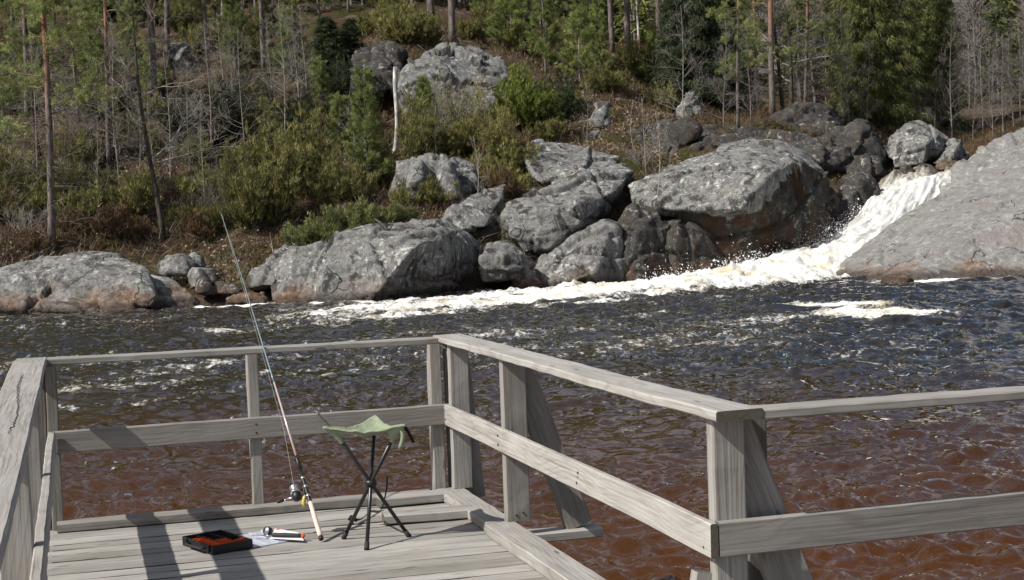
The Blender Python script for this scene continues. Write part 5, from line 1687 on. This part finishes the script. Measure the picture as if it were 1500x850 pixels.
# hem and corner pockets
hem = MB()
edge_ids = [[idx[(i, 0)] for i in range(N + 1)], [idx[(0, j)] for j in range(N + 1)], [idx[(i, N - i)] for i in range(N + 1)]]
for ids in edge_ids:
    tube(hem, V[ids] - [0, 0, .004], .0055, 6)
hem.build('hem', M['canvas'], seat, True).location = (0, 0, 0)
def chain(q):
    n0 = int(N * .70)
    if q == 0: return [idx[(i, 0)] for i in range(n0, N + 1)] + [idx[(i, N - i)] for i in range(N - 1, n0 - 1, -1)]
    if q == 1: return [idx[(0, j)] for j in range(n0, N + 1)] + [idx[(N - j, j)] for j in range(N - 1, n0 - 1, -1)]
    return [idx[(N - k_, 0)] for k_ in range(n0, N + 1)] + [idx[(0, N - k_)] for k_ in range(N - 1, n0 - 1, -1)]


for q, p_ in enumerate(tops):
    d = norm(p_ - ft[q])
    ids = chain(q)
    rim = V[ids] - np.array([0, 0, .002])
    low = p_ - d * .075
    an = np.linspace(0, 1, len(ids))
    e1 = norm(np.cross(d, [0, 0, 1])); e2 = np.cross(d, e1)
    # rim of cloth gathered down to a sleeve round the leg
    r0 = rim
    c2 = norm((rim - low) - d * ((rim - low) @ d)[:, None])
    r2 = low + c2 * .0145
    r1 = r0 * .45 + (low + d * .03 + c2 * .018) * .55
    r3 = low - d * .018 + c2 * .0135
    Vp = np.concatenate([r0, r1, r2, r3])
    n_ = len(ids)
    Q = [(k_ * n_ + j, k_ * n_ + j + 1, (k_ + 1) * n_ + j + 1, (k_ + 1) * n_ + j) for k_ in range(3) for j in range(n_ - 1)]
    pk = MB(); pk.add(Vp, None, Q)
    tube(pk, [low - d * .02, low + d * .02], .0135, 14)
    pk.build('corner_pocket', M['canvas'], seat, True)


def ribbon(mb, pts, wd, width, th=.0015):
    pts = np.asarray(pts, float)
    wv = norm(np.asarray(wd, float))
    tan = norm(np.gradient(pts, axis=0))
    nv = norm(np.cross(tan, wv))
    pr = [(-1, -1), (1, -1), (1, 1), (-1, 1)]
    Vr = np.stack([pts + wv * width / 2 * a + nv * th * c for a, c in pr], 1)
    m = len(pts)
    i = np.arange(m - 1)[:, None] * 4; j = np.arange(4)[None]; jn = (j + 1) % 4
    Q = np.stack([i + j, i + jn, i + 4 + jn, i + 4 + j], -1).reshape(-1, 4)
    Q = np.concatenate([Q, [[3, 2, 1, 0], [m * 4 - 4, m * 4 - 3, m * 4 - 2, m * 4 - 1]]])
    mb.add(Vr.reshape(-1, 3), None, Q)


right_top = max(tops, key=lambda p_: p_[0])
b = MB()
ss = np.linspace(0, 1, 9)
ribbon(b, [right_top + np.array([.012 + .01 * math.sin(s_ * 4), -.012, .0 - .115 * s_]) for s_ in ss], (1, .2, 0), .022)
b.build('tie_strap', M['canvas'], stool, True)
b = MB()
ribbon(b, [right_top + np.array([.02 + .055 * s_, .015, .012 - .10 * s_ ** 1.3]) for s_ in ss], (.8, .1, .3), .017)
b.build('shoulder_strap', M['strap'], stool, True)
# carry strap hanging from the hub to the left foot, with its buckle
bk = G(517, 771, zd) + [0, 0, .035]
b = MB()
p0 = hub + np.array([.085, .05, .02])
cv = [p0, hub + np.array([.075, .07, -.06]), hub + np.array([.04, .09, -.18]), bk + np.array([.10, .03, .045]), bk + np.array([.05, .01, .0]), bk]
cvi = np.stack([np.interp(np.linspace(0, 5, 40), np.arange(6), np.array(cv)[:, i]) for i in range(3)], 1)
for _ in range(6):
    cvi[1:-1] = .25 * cvi[:-2] + .5 * cvi[1:-1] + .25 * cvi[2:]
ribbon(b, cvi, (.5, .5, .6), .014)
b.build('carry_strap', M['strap'], stool, True)
b = MB(); tube(b, [bk + [-.02, 0, 0], bk + [-.012, 0, .012], bk + [.012, 0, .008], bk + [.022, .004, -.008]], [.010, .015, .014, .006], 8)
tube(b, [bk + [-.005, -.006, .03], bk + [-.008, -.012, 0], bk + [.005, -.012, -.025]], .006, 6)
b.build('buckle', M['strap'], stool, True)

# ------------------------------------------------------------------ fishing rod leaning on the back rail
butt = G(471, 794, zd) + [0, 0, .012]
rd = None
best = 9
for k_ in np.linspace(.55, .74, 200):            # contact point on the rail's front top edge
    pr_ = P(0, 0, 1)
    pass
lean_pt = None
for u_ in np.linspace(1.2, 2.2, 400):
    c = D(u_, .705, .940)
    d = c - CAM
    px_ = 750 + F * (d @ RT) / (d @ FWD); py_ = 425 - F * (d @ UPV) / (d @ FWD)
    # wanted: on the photo line between butt and tip
    ln = 471 + (py_ - 794) * (326 - 471) / (308 - 794)
    if lean_pt is None or abs(px_ - ln) < best:
        best = abs(px_ - ln); lean_pt = c
rdir = norm(lean_pt - butt)
# length so that the tip falls on photo row 308
Ls = np.linspace(1.2, 4.5, 600)
tp_ = butt + rdir * Ls[:, None] - CAM
pyv = 425 - F * (tp_ @ UPV) / (tp_ @ FWD)
RL = Ls[np.argmin(abs(pyv - 308))]
rod = empty('fishing_rod', butt, 'long fishing rod with pale cork handle and silver reel leaning on the railing', 'fishing rod')


def rp(s_):
    return butt + rdir * s_


def row_s(py):
    return Ls[np.argmin(abs(pyv - py))] if py < 740 else None


def ss_(py):
    L2 = np.linspace(0, 4.5, 1500)
    q = butt + rdir * L2[:, None] - CAM
    v = 425 - F * (q @ UPV) / (q @ FWD)
    return L2[np.argmin(abs(v - py))]


s_cap, s_c1, s_r1, s_r2, s_f2 = ss_(786), ss_(736), ss_(727), ss_(702), ss_(688)
b = MB(); tube(b, [rp(0), rp(.006), rp(s_cap)], [.0115, .0140, .0135], 14); b.build('butt_cap', M['black_plastic'], rod, True)
b = MB(); tube(b, [rp(s_cap), rp(s_cap + .02), rp((s_cap + s_c1) / 2), rp(s_c1)], [.0125, .0130, .0125, .0115], 14); b.build('cork_handle', M['cork'], rod, True)
b = MB(); tube(b, [rp(s_c1), rp(s_c1 + .005), rp(s_r1), rp(s_r2), rp(s_f2)], [.0105, .0125, .0105, .0105, .010], 14)
rs = b.build('reel_seat', M['black_plastic'], rod, True)
for sa in (s_r1 - .005, (s_r1 + s_r2) / 2, s_r2):
    b = MB(); tube(b, [rp(sa), rp(sa + .014)], .0125, 14); b.build('seat_ring', M['silver'], rs, True).location = (0, 0, 0)
b = MB(); tube(b, [rp(s_f2), rp(ss_(672)), rp(ss_(668))], [.0115, .0105, .007], 14); b.build('fore_grip', M['black_plastic'], rod, True)
s_m = ss_(560)
b = MB(); tube(b, [rp(ss_(668)), rp(s_m)], [.0070, .0056], 10); b.build('lower_blank', M['rod_copper'], rod, True)
# slight bend to the tip
sv = np.linspace(s_m, RL, 30)
b = MB(); tube(b, [rp(x) + np.array([-.012, 0, -.01]) * ((x - s_m) / (RL - s_m)) ** 3 for x in sv], np.interp(sv, [s_m, RL], [.0056, .0016]), 8); b.build('upper_blank', M['rod_teal'], rod, True)
perp = norm(np.cross(rdir, [0, 1, 0]))           # reel side, towards the left of the photo
if perp[0] > 0: perp = -perp
perp = norm(perp * .9 + np.array([-.1, -.35, -.1]))
gp = []
for py_, rr_ in ((625, .016), (570, .012), (520, .010), (465, .008), (420, .007), (375, .006), (335, .005), (312, .004)):
    sc = ss_(py_)
    c = rp(sc) + perp * (rr_ + .008)
    an = np.linspace(0, 2 * PI, 13)
    e1 = perp; e2 = norm(np.cross(rdir, perp))
    b = MB(); tube(b, [c + (e1 * math.cos(t_) + e2 * math.sin(t_)) * rr_ for t_ in an], .0011, 5, cap=False)
    tube(b, [c + perp * -rr_, rp(sc + .02)], .001, 5); tube(b, [c + perp * -rr_, rp(sc - .02)], .001, 5)
    b.build('line_guide', M['black_metal'], rod)
    gp.append(c)
reel_c = rp((s_r1 + s_r2) / 2) + perp * .062
b = MB(); tube(b, [reel_c + rdir * .052 + perp * 0, *gp], .0006, 4); b.build('line', M['line'], rod)
reel = MB(); tube(reel, [rp(s_r1 + .01) + perp * .012, rp((s_r1 + s_r2) / 2) + perp * .014, rp(s_r2 - .008) + perp * .012], [.004, .006, .004], 8)
tube(reel, [rp((s_r1 + s_r2) / 2) + perp * .012, reel_c], [.006, .008], 8)
tube(reel, [reel_c - rdir * .048, reel_c - rdir * .040, reel_c - rdir * .005, reel_c + rdir * .002], [.008, .024, .027, .022], 16)
ro = reel.build('reel', M['black_plastic'], rod, True)
b = MB(); tube(b, [reel_c, reel_c + rdir * .006, reel_c + rdir * .012, reel_c + rdir * .036, reel_c + rdir * .042, reel_c + rdir * .050], [.030, .031, .025, .024, .029, .018], 20)
b.build('spool', M['silver'], ro, True).location = (0, 0, 0)
an = np.linspace(-.2, PI + .2, 14)
e2 = norm(np.cross(rdir, perp))
b = MB(); tube(b, [reel_c + rdir * (.006 + .042 * math.sin(max(0, min(PI, t_)))) + (perp * math.sin(t_) * .3 + e2 * math.cos(t_)) * .036 for t_ in an], .0016, 6)
b.build('bail', M['silver'], ro, True).location = (0, 0, 0)
hb = reel_c - rdir * .02
hdir = norm(np.array([-.95, -.1, -.22]))
b = MB(); tube(b, [hb, hb + hdir * .03, hb + hdir * .055], [.006, .005, .0045], 8)
tube(b, [hb + hdir * .055, hb + hdir * .075 + [0, 0, -.004]], .004, 8)
b.build('crank', M['silver'], ro, True).location = (0, 0, 0)
b = MB(); tube(b, [hb + hdir * .075, hb + hdir * .080, hb + hdir * .105, hb + hdir * .112], [.006, .0105, .0115, .008], 12)
b.build('crank_knob', M['rubber'], ro, True).location = (0, 0, 0)
lc = rp(s_r1 + .012) + perp * .020 + np.array([.0, -.016, -.025])
b = MB(); tube(b, [lc + [.004, 0, .035], lc + [0, 0, .02], lc + [-.004, -.003, -.012], lc + [-.002, 0, -.035]], [.003, .010, .012, .003], 8)
b.build('lure', M['lure'], rod, True)

# ------------------------------------------------------------------ tackle box
bl, bf, bR = G(264, 798, zd), G(312, 814, zd), G(375, 805, zd)
e_y = norm((bl - bf) * np.array([1, 1, 0]))          # along the grip side
e_x = np.array([e_y[1], -e_y[0], 0])
BW, BD_, BH = np.linalg.norm((bR - bf)[:2]), .36, .050
box_o = bf.copy()
box = empty('tackle_box', box_o, 'open black tackle box with orange dividers and a clear lid lying flat', 'tackle box')


def bx_(mb, x0, x1, y0, y1, z0, z1, c=.003):
    """chamfered box in the tackle box frame"""
    def q(x, y, z):
        return box_o + e_x * x + e_y * y + np.array([0, 0, z])
    prof = [(x0 + c, y0), (x1 - c, y0), (x1, y0 + c), (x1, y1 - c), (x1 - c, y1), (x0 + c, y1), (x0, y1 - c), (x0, y0 + c)]
    cx, cy = (x0 + x1) / 2, (y0 + y1) / 2
    rows_ = []
    cc = min(c, (z1 - z0) * .3)
    for z_, f in ((z0, 1), (z0 + cc, 0), (z1 - cc, 0), (z1, 1)):
        rows_.append([q(x + (cc * .7 * f if x < cx else -cc * .7 * f), y + (cc * .7 * f if y < cy else -cc * .7 * f), z_) for x, y in prof])
    Vb = np.array(rows_).reshape(-1, 3)
    i = np.arange(3)[:, None] * 8; j = np.arange(8)[None]; jn = (j + 1) % 8
    Q = np.stack([i + j, i + jn, i + 8 + jn, i + 8 + j], -1).reshape(-1, 4)
    Tq = [(0, k_ + 1, k_) for k_ in range(1, 7)] + [(24, 24 + k_, 24 + k_ + 1) for k_ in range(1, 7)]
    mb.add(Vb, Tq, Q)


t_ = .006
b = MB()
bx_(b, 0, BW, 0, BD_, .002, .008)
bx_(b, 0, BW, 0, t_, .008, BH); bx_(b, 0, BW, BD_ - t_, BD_, .008, BH)
bx_(b, 0, t_, t_ + .0005, BD_ - t_ - .0005, .008, BH); bx_(b, BW - t_, BW, t_ + .0005, BD_ - t_ - .0005, .008, BH)
for kx in (.36, .68):
    bx_(b, BW * kx - .0015, BW * kx + .0015, t_ + .001, BD_ - t_ - .001, .009, BH - .006, .0008)
b.build('body', M['black_plastic'], box)
b = MB(); bx_(b, t_ + .002, BW * .36 - .002, .012, .27, .0085, .020, .0006); b.build('tray', M['orange'], box)
nD = 0
for x0, x1, ys__ in ((t_ + .002, BW * .36 - .002, (.035, .075, .115, .155, .20, .25)), (BW * .36 + .003, BW * .68 - .003, (.05, .095, .14)), (BW * .68 + .003, BW - t_ - .002, (.07,))):
    for yq in ys__:
        b = MB(); bx_(b, x0, x1, yq - .002, yq + .002, .010, BH - .001, .0006); b.build('divider', M['orange'], box)
b = MB(); bx_(b, BW * .20 - .002, BW * .20 + .002, .036, .249, .010, BH - .002, .0006); b.build('divider', M['orange'], box)
b = MB()
for yq in (.29, .32):
    bx_(b, t_ + .002, BW * .36 - .002, yq - .001, yq + .001, .010, BH - .010, .0006)
for yq in (.18, .22, .26, .30):
    bx_(b, BW * .36 + .003, BW - t_ - .003, yq - .001, yq + .001, .010, BH - .010, .0006)
b.build('dark_divider', M['black_plastic'], box)
# grip on the left side (x = 0), latches either side
b = MB()
pts_ = [(-.001, .085, .026), (-.022, .088, .026), (-.028, .10, .026), (-.028, .25, .026), (-.022, .262, .026), (-.001, .265, .026)]
tube(b, [box_o + e_x * x + e_y * y + np.array([0, 0, z_]) for x, y, z_ in pts_], .0058, 8)
b.build('grip', M['rubber'], box, True)
for y0 in (.03, .29):
    b = MB(); bx_(b, -.010, -.0005, y0, y0 + .032, .012, BH + .001); b.build('latch', M['black_plastic'], box)
# clear lid, hinged on the right long side and folded right over on to the deck
b = MB(); bx_(b, BW + .004, BW + .004 + BW, 0.004, BD_ - .004, .0025, .0055, .0012)
for kx in (.36, .68):
    bx_(b, BW + BW * kx, BW + BW * kx + .003, .012, BD_ - .012, .0058, .011, .0005)
bx_(b, 2 * BW + .0035, 2 * BW + .0065, .006, BD_ - .006, .0058, .014, .0008)
b.build('lid', M['clear'], box)

# things lying on the lid
def onlid(px, py, h): return G(px, py, zd + h)


c0, c1 = onlid(398, 784, .030), onlid(443, 785, .030)
kd = norm(c1 - c0)
kn_ = empty('fillet_knife', np.array([*(c0 * .5 + c1 * .5)[:2], zd + .016]), 'knife with a thick dark grey handle and orange end lying on the clear lid', 'knife')
b = MB(); tube(b, [c0, c0 + kd * .012, c0 * .6 + c1 * .4, c0 * .15 + c1 * .85, c1], [.006, .0115, .014, .012, .010], 12); b.build('handle', M['rubber'], kn_, True)
b = MB(); tube(b, [c1 - kd * .003, c1 + kd * .002, c1 + kd * .014], [.0115, .013, .006], 12); b.build('pommel', M['orange'], kn_, True)
b = MB(); ribbon(b, [c0 - kd * x + np.array([0, 0, -.002]) for x in (-.01, .04, .09, .115)], np.cross(kd, [0, 0, 1]), .014, .0008); b.build('blade', M['silver'], kn_)
lp0 = onlid(392, 778, .038)
kv_ = norm(np.array([-.35, -.9, .25]))
sp_ = empty('head_torch', lp0 - [0, 0, .03], 'small round black lamp with dark glass face on the clear lid beside the knife', 'lamp')
b = MB(); tube(b, [lp0 - kv_ * .028, lp0 - kv_ * .022, lp0 + kv_ * .004, lp0 + kv_ * .010, lp0 + kv_ * .008], [.014, .021, .024, .0235, .020], 20); b.build('housing', M['black_plastic'], sp_, True)
b = MB(); tube(b, [lp0 + kv_ * .0085, lp0 + kv_ * .0095], [.0195, .019], 20); b.build('lens', M['silver'], sp_, True)
b = MB(); tube(b, [lp0 + [-.02, -.004, -.020], lp0 + [.0, -.012, -.026], lp0 + [.025, -.004, -.024]], .006, 8); b.build('clip', M['silver'], sp_, True)
# printed lure packet under the knife
pc = [onlid(403, 775, .015), onlid(436, 781, .015), onlid(445, 792, .015), onlid(396, 789, .015)]
b = MB(); pcn = np.array(pc); b.add(np.concatenate([pcn, pcn + [0, 0, .004]]), None, [[3, 2, 1, 0], [4, 5, 6, 7], [0, 1, 5, 4], [1, 2, 6, 5], [2, 3, 7, 6], [3, 0, 4, 7]])
pk_ = empty('lure_packet', pcn.mean(0), 'white card packet with orange corners lying under the knife', 'packet')
b.build('card', M['white_card'], pk_)
for a_, c_ in ((pc[0], pc[1]), (pc[1], pc[2])):
    mid = a_ * .85 + c_ * .15 if a_ is pc[0] else a_ * .7 + c_ * .3
    b = MB(); q = norm(c_ - a_) * .018; r_ = norm(np.cross(q, [0, 0, 1])) * .022
    if (pcn.mean(0) - mid) @ r_ < 0: r_ = -r_
    Vp = np.array([mid, mid + q, mid + q + r_, mid + r_]) + np.array([0, 0, .0042])
    b.add(np.concatenate([Vp, Vp + [0, 0, .003]]), None, [[3, 2, 1, 0], [4, 5, 6, 7], [0, 1, 5, 4], [1, 2, 6, 5], [2, 3, 7, 6], [3, 0, 4, 7]])
    b.build('corner_patch', M['orange'], pk_)
